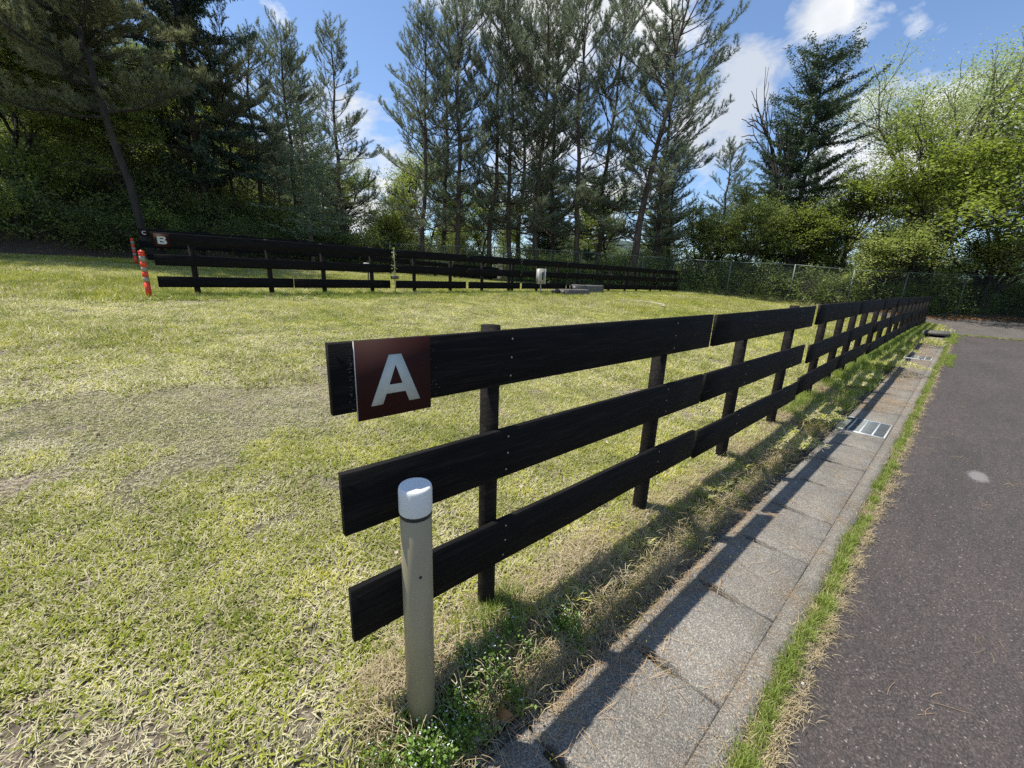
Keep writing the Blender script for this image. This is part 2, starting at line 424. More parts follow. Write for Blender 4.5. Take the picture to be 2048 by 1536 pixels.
M_bag = plain('grey_white_enamel', (.36, .35, .31), .5, 0, .12, 12)
M_flat_black = plain('flat_black', (.02, .02, .02), .5)  # pipe and socket panel, also the painted shade in open ends
def frosted():
    m, nt, b = new_mat('frosted_lamp_cap')
    b.inputs['Base Color'].default_value = (.70, .70, .66, 1); b.inputs['Roughness'].default_value = .5; b.inputs['Specular IOR Level'].default_value = .3
    b.inputs['Subsurface Weight'].default_value = .35; b.inputs['Subsurface Radius'].default_value = (.03, .03, .03); b.inputs['Subsurface Scale'].default_value = .5
    return m
M_frost = frosted()
M_leafdead = leaf_mat('dead_brown_leaf', (.18, .08, .03), (.50, .29, .12), (.6, .3, .1), .2, .6, 20)
M_leafpale = leaf_mat('bleached_leaf', (.30, .25, .19), (.62, .55, .45), (.6, .5, .4), .15, .7, 12)
M_moss = leaf_mat('moss', (.11, .115, .015), (.27, .25, .045), (.4, .4, .05), .1, .9, 9)
M_stone = plain('grey_stone', (.24, .23, .21), .85, 0, .35, 22)
M_weed = leaf_mat('chickweed_leaves', (.07, .14, .02), (.22, .34, .06), (.4, .55, .08), .35, .5, 5)
M_white = plain('tiny_white_flower', (.8, .8, .75), .6, 0, .02)

# ------------------------------------------------------------------ ground
def axis(segs):
    out = []
    for a, b, st in segs: out += list(np.arange(a, b-1e-6, st))
    out.append(segs[-1][1]); return np.array(out)
def grid_mesh(xs, ys, zf, keep=None):
    X, Y = np.meshgrid(xs, ys, indexing='ij'); Z = zf(X, Y)
    V = np.stack([X, Y, Z], -1).reshape(-1, 3); ny = len(ys)
    i, j = np.meshgrid(np.arange(len(xs)-1), np.arange(ny-1), indexing='ij')
    a = (i*ny+j).ravel()
    f = np.stack([a, a+ny, a+ny+1, a+1], -1)
    if keep is not None:
        cx = (X[:-1, :-1]+X[1:, 1:]).ravel()/2; cy = (Y[:-1, :-1]+Y[1:, 1:]).ravel()/2
        f = f[keep(cx, cy)]
    return V, f
xs = axis([(-400, -60, 40), (-60, -10, 5), (-10, 30, .3), (30, 60, 2), (60, 400, 20), (400, 1500, 200)])
ys = axis([(-600, -60, 60), (-60, -2, 4), (-2, -.4, .4), (-.4, .1, .033), (.1, 24, .3), (24, 60, 2), (60, 400, 20), (400, 1500, 200)])
V, f = grid_mesh(xs, ys, terrain)
g = MB().add(V, f4=f).obj('ground', M_ground, smooth=True); tag(g, kind='structure')

# paved yard, slightly above the ground sheet; the old part lies beyond the weedy joint
def yard_edge(y):   # far limit of the paving (x)
    return np.interp(y, [-40, -6, -3, -.7, 1.2, 3.4], [60, 32.8, 30.3, 28.2, 26.6, 24.9])
def keep_new(x, y): return (x < 20.4)
V, f = grid_mesh(axis([(-30, 20.4, .3)]), axis([(-40, -4, 2), (-4, -.92, .22)]), lambda x, y: zpav(x)-.012-.01*np.clip(-.92-y, 0, 1))
a1 = MB().add(V, f4=f).obj('asphalt_pavement', M_asph, smooth=True); tag(a1, kind='structure')
V, f = grid_mesh(axis([(20.44, 60, .2)]), axis([(-40, -4, 2), (-4, 3.6, .2)]), lambda x, y: np.maximum(zpav(x)-.014, terrain(x, y)+.02),
                 lambda x, y: (x < yard_edge(y)) & ((y < -.25) | (x > 24.6+.25*np.sin(y*3))))
a2 = MB().add(V, f4=f).obj('road_surface', M_asph2, smooth=True); tag(a2, kind='structure')

# distant ridge glimpsed between the trunks
V = []; n = 60
for i in range(n+1):
    a = R(-20)+R(150)*i/n
    h = 40+28*math.sin(i*.35)+14*math.sin(i*.9+1)
    for rr_, hh in ((620, -30), (700, h*.6), (820, h), (980, -40)):
        V.append((rr_*math.cos(a), rr_*math.sin(a), hh))
V = np.array(V).reshape(-1, 3); f = [(i*4+j, (i+1)*4+j, (i+1)*4+j+1, i*4+j+1) for i in range(n) for j in range(3)]
M_ridge = plain('wooded_ridge', (.035, .06, .04), .95, 0, .4, .05)
tag(MB().add(V, f4=f).obj('distant_hills', M_ridge, smooth=True), kind='structure')

# ------------------------------------------------------------------ drain channel with slabs
chan = empty('drain_channel'); tag(chan, kind='structure')
sx = axis([(-1.6, 23.2, .4)])
def strip(name, y0, y1, dz0, dz1, m):
    mb = MB(); n = len(sx)
    prof = [(y0, -.12), (y0, dz0), (y1, dz1), (y1, -.12)]
    V = np.array([[(x, y, zpav(x)+d) for y, d in prof] for x in sx]).reshape(-1, 3)
    f = [(i*4+j, (i+1)*4+j, (i+1)*4+j+1, i*4+j+1) for i in range(n-1) for j in range(3)]
    f += [(0, 1, 2, 3), ((n-1)*4+3, (n-1)*4+2, (n-1)*4+1, (n-1)*4)]
    mb.add(V, f4=f); return mb.obj(name, m, chan)
strip('channel_edge', -.872, -.777, -.006, -.002, M_conc)
strip('channel_edge', -.330, -.2985, -.03, -.006, M_conc_old)
mb = MB()
for i in range(len(sx)-1):
    x0, x1 = sx[i], sx[i+1]; z0, z1 = zpav(x0)-.30, zpav(x1)-.30
    mb.add([(x0, -.78, z0), (x1, -.78, z1), (x1, -.33, z1), (x0, -.33, z0)], f4=[(0, 1, 2, 3)])
mb.obj('channel_bed', plain('near_black_bed', (.02, .018, .014), .9), chan)  # channel bottom in one near-black colour
joints = [1.159-.62*k for k in range(4, 0, -1)] + [1.159, 1.767, 2.395, 3.028, 3.66, 4.30, 4.95, 5.60, 6.22]
slabs = [(joints[i], joints[i+1]) for i in range(len(joints)-1)]
x = 6.93
while x < 12.9:
    slabs.append((x, min(x+.6117, 13.05))); x += .6117
x = 13.8
while x < 18.6:
    slabs.append((x, x+.61)); x += .61
for i, (x0, x1) in enumerate(slabs):
    if x1-x0 < .2: continue
    g_ = .0055; d = random.uniform(-.003, .003); ch = .006
    a, b = x0+g_, x1-g_
    ya, yb = -.774, -.333
    s0, s1 = -.612, -.426          # hand slot along the joint
    w = .019
    top = [(a, ya), (b, ya), (b, s0), (b-w, s0+.012), (b-w, s1-.012), (b, s1), (b, yb), (a, yb), (a, s1), (a+w, s1-.012), (a+w, s0+.012), (a, s0)]
    n = len(top); cx = sum(p[0] for p in top)/n; cy = (ya+yb)/2
    def ins(p, k):
        return (p[0]+(cx-p[0])*k/abs((b-a)/2), p[1]+(cy-p[1])*k/abs((yb-ya)/2))
    tilt = random.uniform(-.004, .004)
    zt = lambda X, Y: float(zpav(X))+d+tilt*(X-cx)*2
    A = [(p[0], p[1], zt(*p)-.06) for p in top]; B = [(p[0], p[1], zt(*p)-ch) for p in top]; Cc = [(*ins(p, ch), zt(*p)) for p in top]
    m_ = MB()
    from mathutils.geometry import tessellate_polygon
    tri = tessellate_polygon([[Vector((p[0], p[1], 0)) for p in Cc]])
    f4 = [(k, (k+1) % n, (k+1) % n+n, k+n) for k in range(n)] + [(k+n, (k+1) % n+n, (k+1) % n+2*n, k+2*n) for k in range(n)]
    m_.add(A+B+Cc, f3=[tuple(q+2*n for q in t) for t in tri], f4=f4)
    m_.obj('cover_slab', M_conc, chan)

def grating(x0, x1, y0, y1, label):
    z = float(zpav((x0+x1)/2))
    e = empty('steel_grating', (x0, y0, z)); tag(e, label, 'drain grating', 'steel gratings in the drain channel')
    L, W = x1-x0, y1-y0
    mb = MB()
    for xx in (0, L-.012): MB().box(xx, xx+.012, 0, W, -.035, 0).obj('end_bar', M_galv, e)
    for k in range(5):
        yy = W*k/4-(.009 if k in (1, 2, 3) else 0) + (-.018 if k == 4 else 0)
        o = MB().box(.0125, L-.0125, yy, yy+.014, -.03, .0015).obj('flat_bar', M_galv, e)
    mb = MB(); n = int(L/.0165)
    for k in range(1, n):
        xx = L*k/n; mb.box(xx-.0022, xx+.0022, .0145, W-.0185, -.028, -.0015)
    o = mb.obj('bearing_bars', M_galv_dull, e); o['kind'] = 'stuff'
    return e
grating(6.235, 6.92, -.768, -.318, 'galvanised steel drain grating in the channel, the larger one nearer the lettered sign A')
grating(13.06, 13.79, -.77, -.32, 'galvanised steel drain grating farther along the channel, almost swallowed by grass')

# raised catch basin slab at the end of the channel
e = empty('catch_basin', (18.7, -.86, float(zpav(18.9)))); tag(e, 'weathered concrete catch basin with raised lid at the far end of the drain', 'catch basin')
MB().box(.02, 1.1, .02, .62, .055, .145).obj('lid_slab', M_conc_old, e)
mb = MB(); mb.box(.03, 1.1, .03, .08, -.15, .0545); mb.box(.03, 1.1, .56, .61, -.15, .0545); mb.obj('side_wall', M_conc_old, e)
MB().box(.5, .56, .081, .559, -.2, .0545).obj('opening_shade', M_flat_black, e)  # black panel stands in for the shade in the opening under the lid

# ------------------------------------------------------------------ board fences
def board(parent, s0, s1, zt0, zb0, zt1, zb1, y0=0.0, y1=None, th=.024):
    """one board from s0 to s1 along x; front face on y"""
    y1 = y0 if y1 is None else y1
    cx, cz = (s0+s1)/2, (zt0+zb0)/2
    n = max(2, int((s1-s0)/.3)); mb = MB()
    us = np.linspace(0, 1, n+1)
    wob = [random.uniform(-.0022, .0022) for _ in us]
    V = []
    for u, w in zip(us, wob):
        xx = s0+(s1-s0)*u-cx; zt = zt0+(zt1-zt0)*u-cz; zb = zb0+(zb1-zb0)*u-cz; yy = y0+(y1-y0)*u+w
        c = .003
        V += [(xx, yy, zb+c), (xx, yy, zt-c), (xx, yy+c, zt), (xx, yy+th-c, zt), (xx, yy+th, zt-c), (xx, yy+th, zb+c), (xx, yy+th-c, zb), (xx, yy+c, zb)]
    f = [(i*8+j, (i+1)*8+j, (i+1)*8+(j+1) % 8, i*8+(j+1) % 8) for i in range(n) for j in range(8)]
    V += [(s0-cx, y0+th/2, 0), (s1-cx, y1+th/2, (zt1+zb1)/2-cz)]
    k = len(V)-2
    f3 = [(j, (j+1) % 8, k) for j in range(8)] + [(n*8+(j+1) % 8, n*8+j, k+1) for j in range(8)]
    mb.add(V, f3=f3, f4=f)
    return mb.obj('board', M_board, parent, loc=(cx, 0, cz))
def post(parent, x, y, z0, z1, r=.046, lean=(0, 0)):
    mb = MB()
    P = [(0, 0, -.25), (0, 0, .02), (lean[0]*.5, lean[1]*.5, (z1-z0)/2), (lean[0], lean[1], z1-z0)]
    mb.tube(P, [r, r*1.02, r, r*.98], 14)
    return mb.obj('post', M_post, parent, loc=(x, y, z0))
def nail_heads(parent, pts, y):
    for x, z in pts:
        mb = MB().lathe([(.0048, 0), (.004, .0022)], 8)
        o = mb.obj('nail', M_nail, parent, loc=(x, y, z)); o.rotation_euler = (R(90), 0, 0)

fa = empty('board_fence', (0, 0, 0)); tag(fa, 'black three board fence beside the paving, carrying the A sign at its near end', 'fence', 'black board fences')
A_top = [(.679, 3.061, 1.119, .920, 1.125, .913), (3.124, 5.640, 1.121, .912, 1.140, .924), (5.845, 8.28, 1.148, .930, 1.166, .966), (8.29, 10.72, 1.168, .968, 1.189, .985),
         (10.74, 12.68, 1.188, .985, 1.210, 1.01), (12.82, 15.2, 1.212, 1.01, 1.216, 1.012), (15.22, 17.2, 1.216, 1.012, 1.218, 1.014), (17.36, 19.9, 1.219, 1.015, 1.223, 1.02), (20.05, 24.18, 1.224, 1.02, 1.255, 1.05)]
A_mid = [(.685, 3.042, .743, .541, .731, .529), (3.097, 5.54, .728, .525, .733, .528), (5.79, 7.93, .704, .50, .756, .555), (7.94, 10.01, .757, .556, .797, .60),
         (10.38, 12.3, .768, .57, .800, .60), (12.32, 14.7, .802, .60, .818, .62), (14.72, 16.9, .818, .62, .815, .617), (17.1, 19.8, .815, .617, .80, .60), (20.0, 23.6, .80, .60, .795, .59)]
A_low = [(.687, 3.050, .347, .149, .331, .131), (3.112, 5.622, .309, .101, .311, .103), (5.655, 7.55, .350, .145, .402, .205), (7.625, 9.76, .405, .205, .423, .221),
         (10.22, 12.2, .376, .18, .416, .215), (12.22, 14.6, .416, .215, .440, .24), (14.62, 16.9, .44, .24, .455, .255), (17.0, 19.7, .455, .255, .45, .25), (19.9, 24.2, .438, .235, .372, .17)]
for row in (A_top, A_mid, A_low):
    for s0, s1, a, b, c, d in row: board(fa, s0, s1, a, b, c, d)
A_posts = [1.28, 2.54, 3.83, 5.11, 6.47, 7.48, 8.40, 9.38, 10.62, 11.83, 13.3, 14.55, 15.8, 17.0, 18.2, 19.4, 20.9, 22.4, 23.9]
def row_z(row, x, k):
    for s0, s1, a, b, c, d in row:
        if s0-.3 <= x <= s1+.3:
            u = (x-s0)/(s1-s0); return (a, b)[k]+((c, d)[k]-(a, b)[k])*u
    return 1.0
for i, x in enumerate(A_posts):
    zt = row_z(A_top, x, 0)+(.012 if i in (0, 3) else random.uniform(-.03, -.004))
    post(fa, x, .068, T(x, .05)-.02, zt, .037 if i == 0 else .043, (random.uniform(-.01, .01), 0))
    if i < 5:
        pts = []
        for row in (A_top, A_mid, A_low):
            zt_, zb_ = row_z(row, x, 0), row_z(row, x, 1); h = zt_-zb_
            for q in (.16, .5, .84): pts.append((x+.035+random.uniform(-.006, .006), zb_+h*q))
        nail_heads(fa, pts, .0005)

mb = MB()
for k in range(46):      # scraped pale paint beside the sign
    left = k < 30; xx = (.737-abs(random.gauss(0, .006))) if left else (.981+abs(random.gauss(0, .012))); zz = random.uniform(.93, 1.10); w_ = random.uniform(.001, .007); h_ = random.uniform(.0006, .0025)
    mb.box(xx-w_, xx, -.0034, -.0026, zz, zz+h_)
o = mb.obj('scraped_paint', plain('scraped_paint', (.10, .095, .085), .9), fa); o['kind'] = 'stuff'
def letter_strokes(kind, h, w, t, y):
    """bold letters B and C as extruded outlines with counters"""
    from mathutils.geometry import tessellate_polygon
    def arc(cx, cz, rx, rz, a0, a1, n=10): return [(cx+rx*math.cos(a), cz+rz*math.sin(a)) for a in np.linspace(R(a0), R(a1), n)]
    if kind == 'C':
        loops = [arc(0, 0, w/2, h/2, 38, 322, 26)+arc(0, 0, w/2-t, h/2-t*.85, 322, 38, 26)]
    else:
        x0 = -w/2; c = t*.78
        outer = [(x0, -h/2), (x0+w*.66, -h/2)]+arc(x0+w*.68, -h/4+.003, w*.32, h/4+.003, -85, 80)+arc(x0+w*.66, h/4+.003, w*.29, h/4-.003, -70, 90)+[(x0, h/2)]
        k1 = [(x0+t, -h/2+c), (x0+w*.62, -h/2+c)]+arc(x0+w*.64, -h/4+.0035, w*.10, h/4-c+.0, -80, 80, 6)+[(x0+t, -.5*c+.004)]
        k2 = [(x0+t, .5*c+.004), (x0+w*.60, .5*c+.004)]+arc(x0+w*.62, h/4+.002-.0, w*.09, h/4-c+.0, -80, 80, 6)+[(x0+t, h/2-c)]
        loops = [outer, k1[::-1], k2[::-1]]
    mb = MB(); tri = tessellate_polygon([[Vector((x, z, 0)) for x, z in lp] for lp in loops])
    P = [p for lp in loops for p in lp]; n = len(P)
    V = [(x, y, z) for x, z in P]+[(x, y+.0018, z) for x, z in P]
    f4 = []; o = 0
    for lp in loops:
        m = len(lp); f4 += [(o+i, o+(i+1) % m, o+(i+1) % m+n, o+i+n) for i in range(m)]; o += m
    return mb.add(V, f3=[tuple(q) for q in tri], f4=f4)

def sign(letter, x0, x1, z0, z1, y, label):
    e = empty('letter_sign', ((x0+x1)/2, y, (z0+z1)/2)); tag(e, label, 'sign', 'maroon letter signs')
    cx, cz = (x0+x1)/2, (z0+z1)/2
    MB().box(x0-cx, x1-cx, -.005, -.001, z0-cz, z1-cz, 0).obj('plate', M_sign, e)
    if letter == 'A':
        out = [(.840, 1.076), (.878, 1.076), (.936, .930), (.900, .930), (.888, .962), (.828, .962), (.816, .932), (.781, .932)]
        mb = MB()
        apex, br, bl = (.859, 1.045), (.879, .988), (.838, .988)
        P = [(a-cx, b-cz) for a, b in out]+[(a-cx, b-cz) for a, b in (apex, br, bl)]
        faces = [(0, 7, 6, 5, 10, 8), (0, 8, 1), (1, 8, 9, 4, 3, 2), (10, 5, 4, 9)]
        f3 = []
        from mathutils.geometry import tessellate_polygon
        for fc in faces:
            for t in tessellate_polygon([[Vector((P[k][0], P[k][1], 0)) for k in fc]]): f3.append(tuple(fc[q] for q in t))
        n = len(P)
        V = [(a, -.0068, b) for a, b in P]+[(a, -.005, b) for a, b in P]
        f4 = [(i, (i+1) % 8, (i+1) % 8+n, i+n) for i in range(8)]+[(8+i, 8+(i+1) % 3, 8+(i+1) % 3+n, 8+i+n) for i in range(3)]
        mb.add(V, f3=f3, f4=f4); mb.obj('letter', M_letter, e)
        MB().box(x0-cx-.002, x0-cx-.0003, -.0055, -.0005, z0-cz, z1-cz).obj('plate_edge', M_sign_edge, e)
    elif letter == 'B':
        letter_strokes('B', .138, .134, .038, -.0072).obj('letter', M_letter, e)
    else:
        letter_strokes('C', .13, .128, .034, -.0072).obj('letter', M_letter, e)
    return e
sign('A', .743, .975, .893, 1.121, -.001, 'maroon square sign with a large white letter A on the near fence')

# fence B
fb = empty('board_fence', (.5, 9.08, .77)); tag(fb, 'black three board fence across the lawn, carrying the B sign', 'fence', 'black board fences')
def far_fence(root, y0, slope, gz, breaks, rows_off, posts, zs):
    ox, oy, oz = root.location
    for ri, (ht, hb) in enumerate(zs):
        br = breaks[ri]
        for s0, s1 in br:
            o = board(root, s0-ox, s1-ox, gz(s0)+ht-oz, gz(s0)+hb-oz, gz(s1)+ht-oz, gz(s1)+hb-oz, y0+slope*s0-oy, y0+slope*s1-oy)
    for x in posts:
        post(root, x-ox, y0+slope*x+.075-oy, T(x, y0+slope*x)-.03-oz, gz(x)+zs[0][0]+random.uniform(-.015, .02)-oz, .05)
gzB = lambda x: float(np.interp(x, [0, 3, 7.6, 12.4, 21.6], [.766, .79, .83, .868, .915]))
ZS = [(1.122, .918), (.735, .533), (.342, .140)]
ends = [(2.84, 2.855), (5.18, 5.33), (7.64, 7.73), (9.92, 10.0), (12.36, 12.40), (14.6, 14.66), (19.3, 19.38)]
def brk(s, e, skip=()):
    out = []; c = s
    for k, (a, b) in enumerate(ends):
        if k in skip: continue
        out.append((c+random.uniform(0, .015), a-random.uniform(0, .015))); c = b
    out.append((c, e)); return out
far_fence(fb, 9.06, .022, gzB, [brk(.525, 21.45, (0,)), brk(.515, 21.5, (0,)), brk(.512, 21.57)], None,
          [1.10, 2.40, 3.52, 4.70, 5.91, 7.10, 8.30, 9.45, 9.60, 10.8, 11.9, 13.05, 14.3, 15.3, 16.6, 17.6, 18.9, 19.95, 21.38], ZS)
sb = sign('B', .570, .798, 1.645, 1.868, 9.06+.022*.6-.001, 'maroon square sign with a white letter B on the middle fence')
# fence C
fc = empty('board_fence', (.4, 17.4, 1.33)); tag(fc, 'black three board fence farthest back, carrying the C sign', 'fence', 'black board fences')
gzC = lambda x: float(np.interp(x, [0, 6, 16], [1.33, 1.385, 1.14]))
ends = [(2.9, 2.93), (5.2, 5.25), (7.6, 7.68), (10.1, 10.16), (12.5, 12.56)]
far_fence(fc, 17.4, 0, gzC, [brk(.40, 15.6), brk(.36, 15.7), brk(.50, 15.6)], None, [.90, 2.05, 3.13, 4.3, 5.5, 6.7, 7.9, 9.1, 10.3, 11.5, 12.7, 13.9, 15.2], ZS)
sign('C', .43, .655, 2.215, 2.447, 17.399, 'maroon square sign with a white letter C on the farthest fence')

# ------------------------------------------------------------------ bollards
def bollard_light():
    x, y = .853, -.118
    z0 = T(x, y)-.02
    e = empty('bollard_light', (x, y, z0)); tag(e, 'tan cylindrical bollard light with frosted white cap in front of the A fence', 'bollard light')
    H = .708-z0; r = .0475
    body_top = .612-z0
    MB().lathe([(r*.985, -.1), (r*.985, body_top-.004), (r*.95, body_top)], 40).obj('body', M_tan, e, smooth=False)
    MB().lathe([(r*.99, body_top+.0005), (r*1.015, body_top+.004), (r*1.015, body_top+.009), (r*.98, body_top+.012)], 40).obj('gasket', M_black, e)
    pr = [(r*1.0, body_top+.0125), (r*1.03, body_top+.016), (r*1.03, H-.012), (r*.985, H-.003), (r*.93, H)]
    MB().lathe(pr, 40).obj('lamp_cap', M_frost, e)
    # screw hole on the camera side: a black disc paints its inner shade
    a = math.atan2(CAM[1]-y, CAM[0]-x)+.18
    o = MB().lathe([(.0045, 0), (.0045, .0022)], 14).obj('hole_shade', M_black, e)
    o.location = (r*.983*math.cos(a), r*.983*math.sin(a), .425-z0); o.rotation_euler = (0, R(90), a)
    for ob in e.children:
        if ob.name.startswith(('body', 'lamp_cap', 'gasket')):
            for p in ob.data.polygons: p.use_smooth = abs(p.normal.z) < .5
    return e
bollard_light()

def delineator(x, y, label):
    z0 = T(x, y)
    e = empty('marker_post', (x, y, z0)); tag(e, label, 'marker post', 'orange marker posts')
    r = .043; H = .80
    bands = [(0, .27, 0), (.27, .36, 1), (.36, .45, 0), (.45, .53, 1), (.53, .62, 0), (.62, .72, 1), (.72, .785, 0)]
    cuts = []
    for a, b, k in bands:
        rr_ = r if k == 0 else r*1.01
        mb = MB().lathe([(rr_, a+.0005), (rr_, b-.0005)], 20)
        o = mb.obj('body_section' if k == 0 else 'reflective_band', M_orange if k == 0 else M_reflect, e)
        for p in o.data.polygons: p.use_smooth = abs(p.normal.z) < .5
    MB().lathe([(r*1.1, .7855), (r*1.1, .80), (r*.6, .806), (r*.35, .807), (r*.3, .822)], 20).obj('cap', M_orange, e)
    return e
delineator(.365, 8.86, 'orange flexible marker post with grey bands beside the B sign end')
delineator(.215, 17.0, 'smaller orange marker post with grey bands behind, beside the C sign end')

# ------------------------------------------------------------------ things on the lawn
def tap_post():
    x, y = 10.40, 8.75; z = T(x, y)-.07
    e = empty('meter_box_post', (x, y, z)); tag(e, 'whitish metal power box tilted on a thin pole in front of the middle fence', 'outlet box')
    MB().tube([(0, 0, -.1), (-.02, 0, .3), (-.035, .0, .62)], .022, 10).obj('pole', M_bag, e)
    mb = MB().box(-.19, .11, -.06, .06, .42, .90); o = mb.obj('box', M_bag, e)
    mb = MB(); mb.box(-.205, -.18, -.075, -.0605, .41, .91); mb.box(.10, .125, -.075, -.0605, .41, .91); mb.box(-.1795, .0995, -.075, -.0605, .885, .91); mb.obj('rim', plain('white_rim', (.7, .7, .66), .5), e)
    MB().box(-.04, .03, -.067, -.0605, .55, .80).obj('socket_panel', M_flat_black, e)
    MB().lathe([(.16, -.03), (.14, .02), (.05, .03)], 10).obj('base_mound', M_conc_old, e)
    return e
tap_post()
def small_box():
    x, y = 5.05, 10.3; z = T(x, y)
    e = empty('utility_box', (x, y, z)); tag(e, 'small off-white utility box on a short stake behind the middle fence', 'utility box')
    MB().box(-.012, .012, -.012, .012, -.1, .55).obj('stake', M_bark_dark, e)
    MB().box(-.10, .06, -.04, .04, .50, .70).obj('box', M_bag, e)
    MB().box(-.045, -.01, -.046, -.0405, .57, .62).obj('latch', M_galv, e)
small_box()
def garden_light():
    x, y = 5.26, 9.10; z = T(x, y)
    e = empty('planted_stake', (x, y, z)); tag(e, 'thin pale stake with climbing leaves and grey block in the middle fence gap', 'stake')
    MB().tube([(0, 0, -.1), (.01, 0, .6), (0, 0, 1.12)], .011, 8).obj('stake', M_bag, e)
    MB().box(-.09, .09, -.05, .05, .38, .46).obj('block', M_conc_old, e)
    mb = MB(); n = 60
    P = np.stack([rng.normal(0, .035, n), rng.normal(0, .03, n), rng.uniform(.5, 1.2, n)], -1)
    leaves_at(mb, P, .05, up=.3); mb.obj('leaves', M_green, e)

def block_pair():
    # two hollow concrete channel blocks lying in the grass
    for (x0, x1, y, h, d, lab) in ((11.25, 12.55, 8.55, .20, .42, 'left of two old concrete channel blocks lying in the grass, lower and mossy'), (12.35, 13.95, 8.95, .32, .45, 'right of two old concrete channel blocks in the grass, the taller one')):
        z = T((x0+x1)/2, y)
        e = empty('channel_block', ((x0+x1)/2, y, z)); tag(e, lab, 'concrete block', 'old concrete channel blocks')
        L = (x1-x0)/2
        V = []; n = 8
        mb = MB()
        prof = [(-d/2, -.04), (-d/2+.02, h-.03), (-d/2+.05, h), (d/2-.05, h), (d/2-.02, h-.03), (d/2, -.04)]
        for i in range(n+1):
            xx = -L+2*L*i/n
            for (yy, zz) in prof: V.append((xx+random.uniform(-.008, .008), yy+random.uniform(-.006, .006), zz+random.uniform(-.008, .008)))
        k = len(prof)
        f = [(i*k+j, (i+1)*k+j, (i+1)*k+j+1, i*k+j+1) for i in range(n) for j in range(k-1)]
        f += [(0, 1, 4, 5), (1, 2, 3, 4), (n*k+5, n*k+4, n*k+1, n*k), (n*k+4, n*k+3, n*k+2, n*k+1)]
        mb.add(V, f4=f); mb.obj('shell', M_conc_old, e)
        MB().box(-L-.012, -L-.002, -d/2+.08, d/2-.08, .0, h-.06).obj('hollow_shade', M_flat_black, e)  # black plate on the end face paints the shade inside the hollow
block_pair()
x, y = 11.0, 8.62; z = T(x, y)
e = MB().tube([(-.12, 0, .06), (.0, 0, .1), (.16, .02, .09)], .085, 14).obj('pipe_stub', M_flat_black, loc=(x, y, z+.02)); tag(e, 'short black pipe stub lying at the end of the low concrete block', 'pipe')

# concrete ring (manhole) nearly buried in the lawn
mb = MB(); cx, cy = 12.7, 6.35
a = np.linspace(R(-75), R(110), 26)
V = []
for t in a:
    for rr_, dz in ((.86, -.02), (.86, .03), (.97, .03), (.97, -.02)):
        px_, py_ = cx+rr_*1.15*math.cos(t), cy+rr_*.8*math.sin(t); V.append((px_, py_, T(px_, py_)+dz+.012))
f = [(i*4+j, (i+1)*4+j, (i+1)*4+j+1, i*4+j+1) for i in range(len(a)-1) for j in range(3)]
o = mb.add(V, f4=f).obj('manhole_ring', plain('pale_concrete', (.36, .33, .26), .9)); tag(o, 'pale curved concrete rim almost buried in the lawn beyond the near fence', 'concrete ring')

# ------------------------------------------------------------------ wire fence
wf = empty('wire_fence', (20.0, 12.0, 1.0)); tag(wf, 'tall galvanised chain link fence round the edge of the lawn and yard before the trees', 'chain link fence')
WP = [(10.6, 20.6), (13.4, 19.55), (16.2, 18.45), (18.4, 15.9), (20.7, 13.2), (23.0, 10.6), (24.0, 7.9), (25.0, 5.2), (25.9, 2.95), (27.6, 1.2), (29.4, -.70), (31.3, -2.9), (33.2, -5.1), (36.5, -9.0)]
WT = [2.93, 3.0, 3.10, 3.02, 2.90, 2.76, 2.62, 2.52, 2.32, 2.29, 2.27, 2.24, 2.22, 2.2]
pts3 = [np.array([a, b, t]) for (a, b), t in zip(WP, WT)]
# intermediate posts about every 2 m
full = []
for i in range(len(pts3)-1):
    A_, B_ = pts3[i], pts3[i+1]; n = max(1, int(round(np.linalg.norm((B_-A_)[:2])/2.3)))
    for k in range(n): full.append(A_+(B_-A_)*k/n)
full.append(pts3[-1])
o0 = np.array([20.0, 12.0, 1.0])
for P in full:
    gz_ = T(P[0], P[1])
    mb = MB().tube([(0, 0, gz_-P[2]-.1), (0, 0, .02)], .027, 8)
    mb.obj('post', M_wire, wf, loc=tuple(P-o0))
for i in range(len(full)-1):
    A_, B_ = full[i], full[i+1]; L = np.linalg.norm((B_-A_)[:2]); d = (B_-A_)/L
    mb = MB().tube([(0, 0, 0), tuple(B_-A_)], .019, 6); mb.obj('top_rail', M_wire, wf, loc=tuple(A_-o0))
    gA, gB = T(A_[0], A_[1]), T(B_[0], B_[1]); H0 = A_[2]-gA-.02; H1 = B_[2]-gB-.02
    H = max(.6, min(H0, H1)); mb = MB(); st = .085
    segs = []
    for k in np.arange(-H, L, st):
        for s in (1, -1):
            u0, u1 = k, k+H
            w0, w1 = 0., H
            if u0 < 0: w0 = -u0; u0 = 0.
            if u1 > L: w1 = H-(u1-L); u1 = L
            if u1-u0 < .02: continue
            if s > 0: segs.append((u0, -H+w0, u1, -H+w1))
            else: segs.append((u0, -w0, u1, -w1))
    for u0, v0, u1, v1 in segs:
        P0 = d*u0+np.array([0, 0, v0]); P1 = d*u1+np.array([0, 0, v1]); P0[2] = d[2]*u0+v0; P1[2] = d[2]*u1+v1
        mb.tube([P0, P1], .0022, 3, cap=False)
    o = mb.obj('wire_mesh', M_wire, wf, loc=tuple(A_-o0))

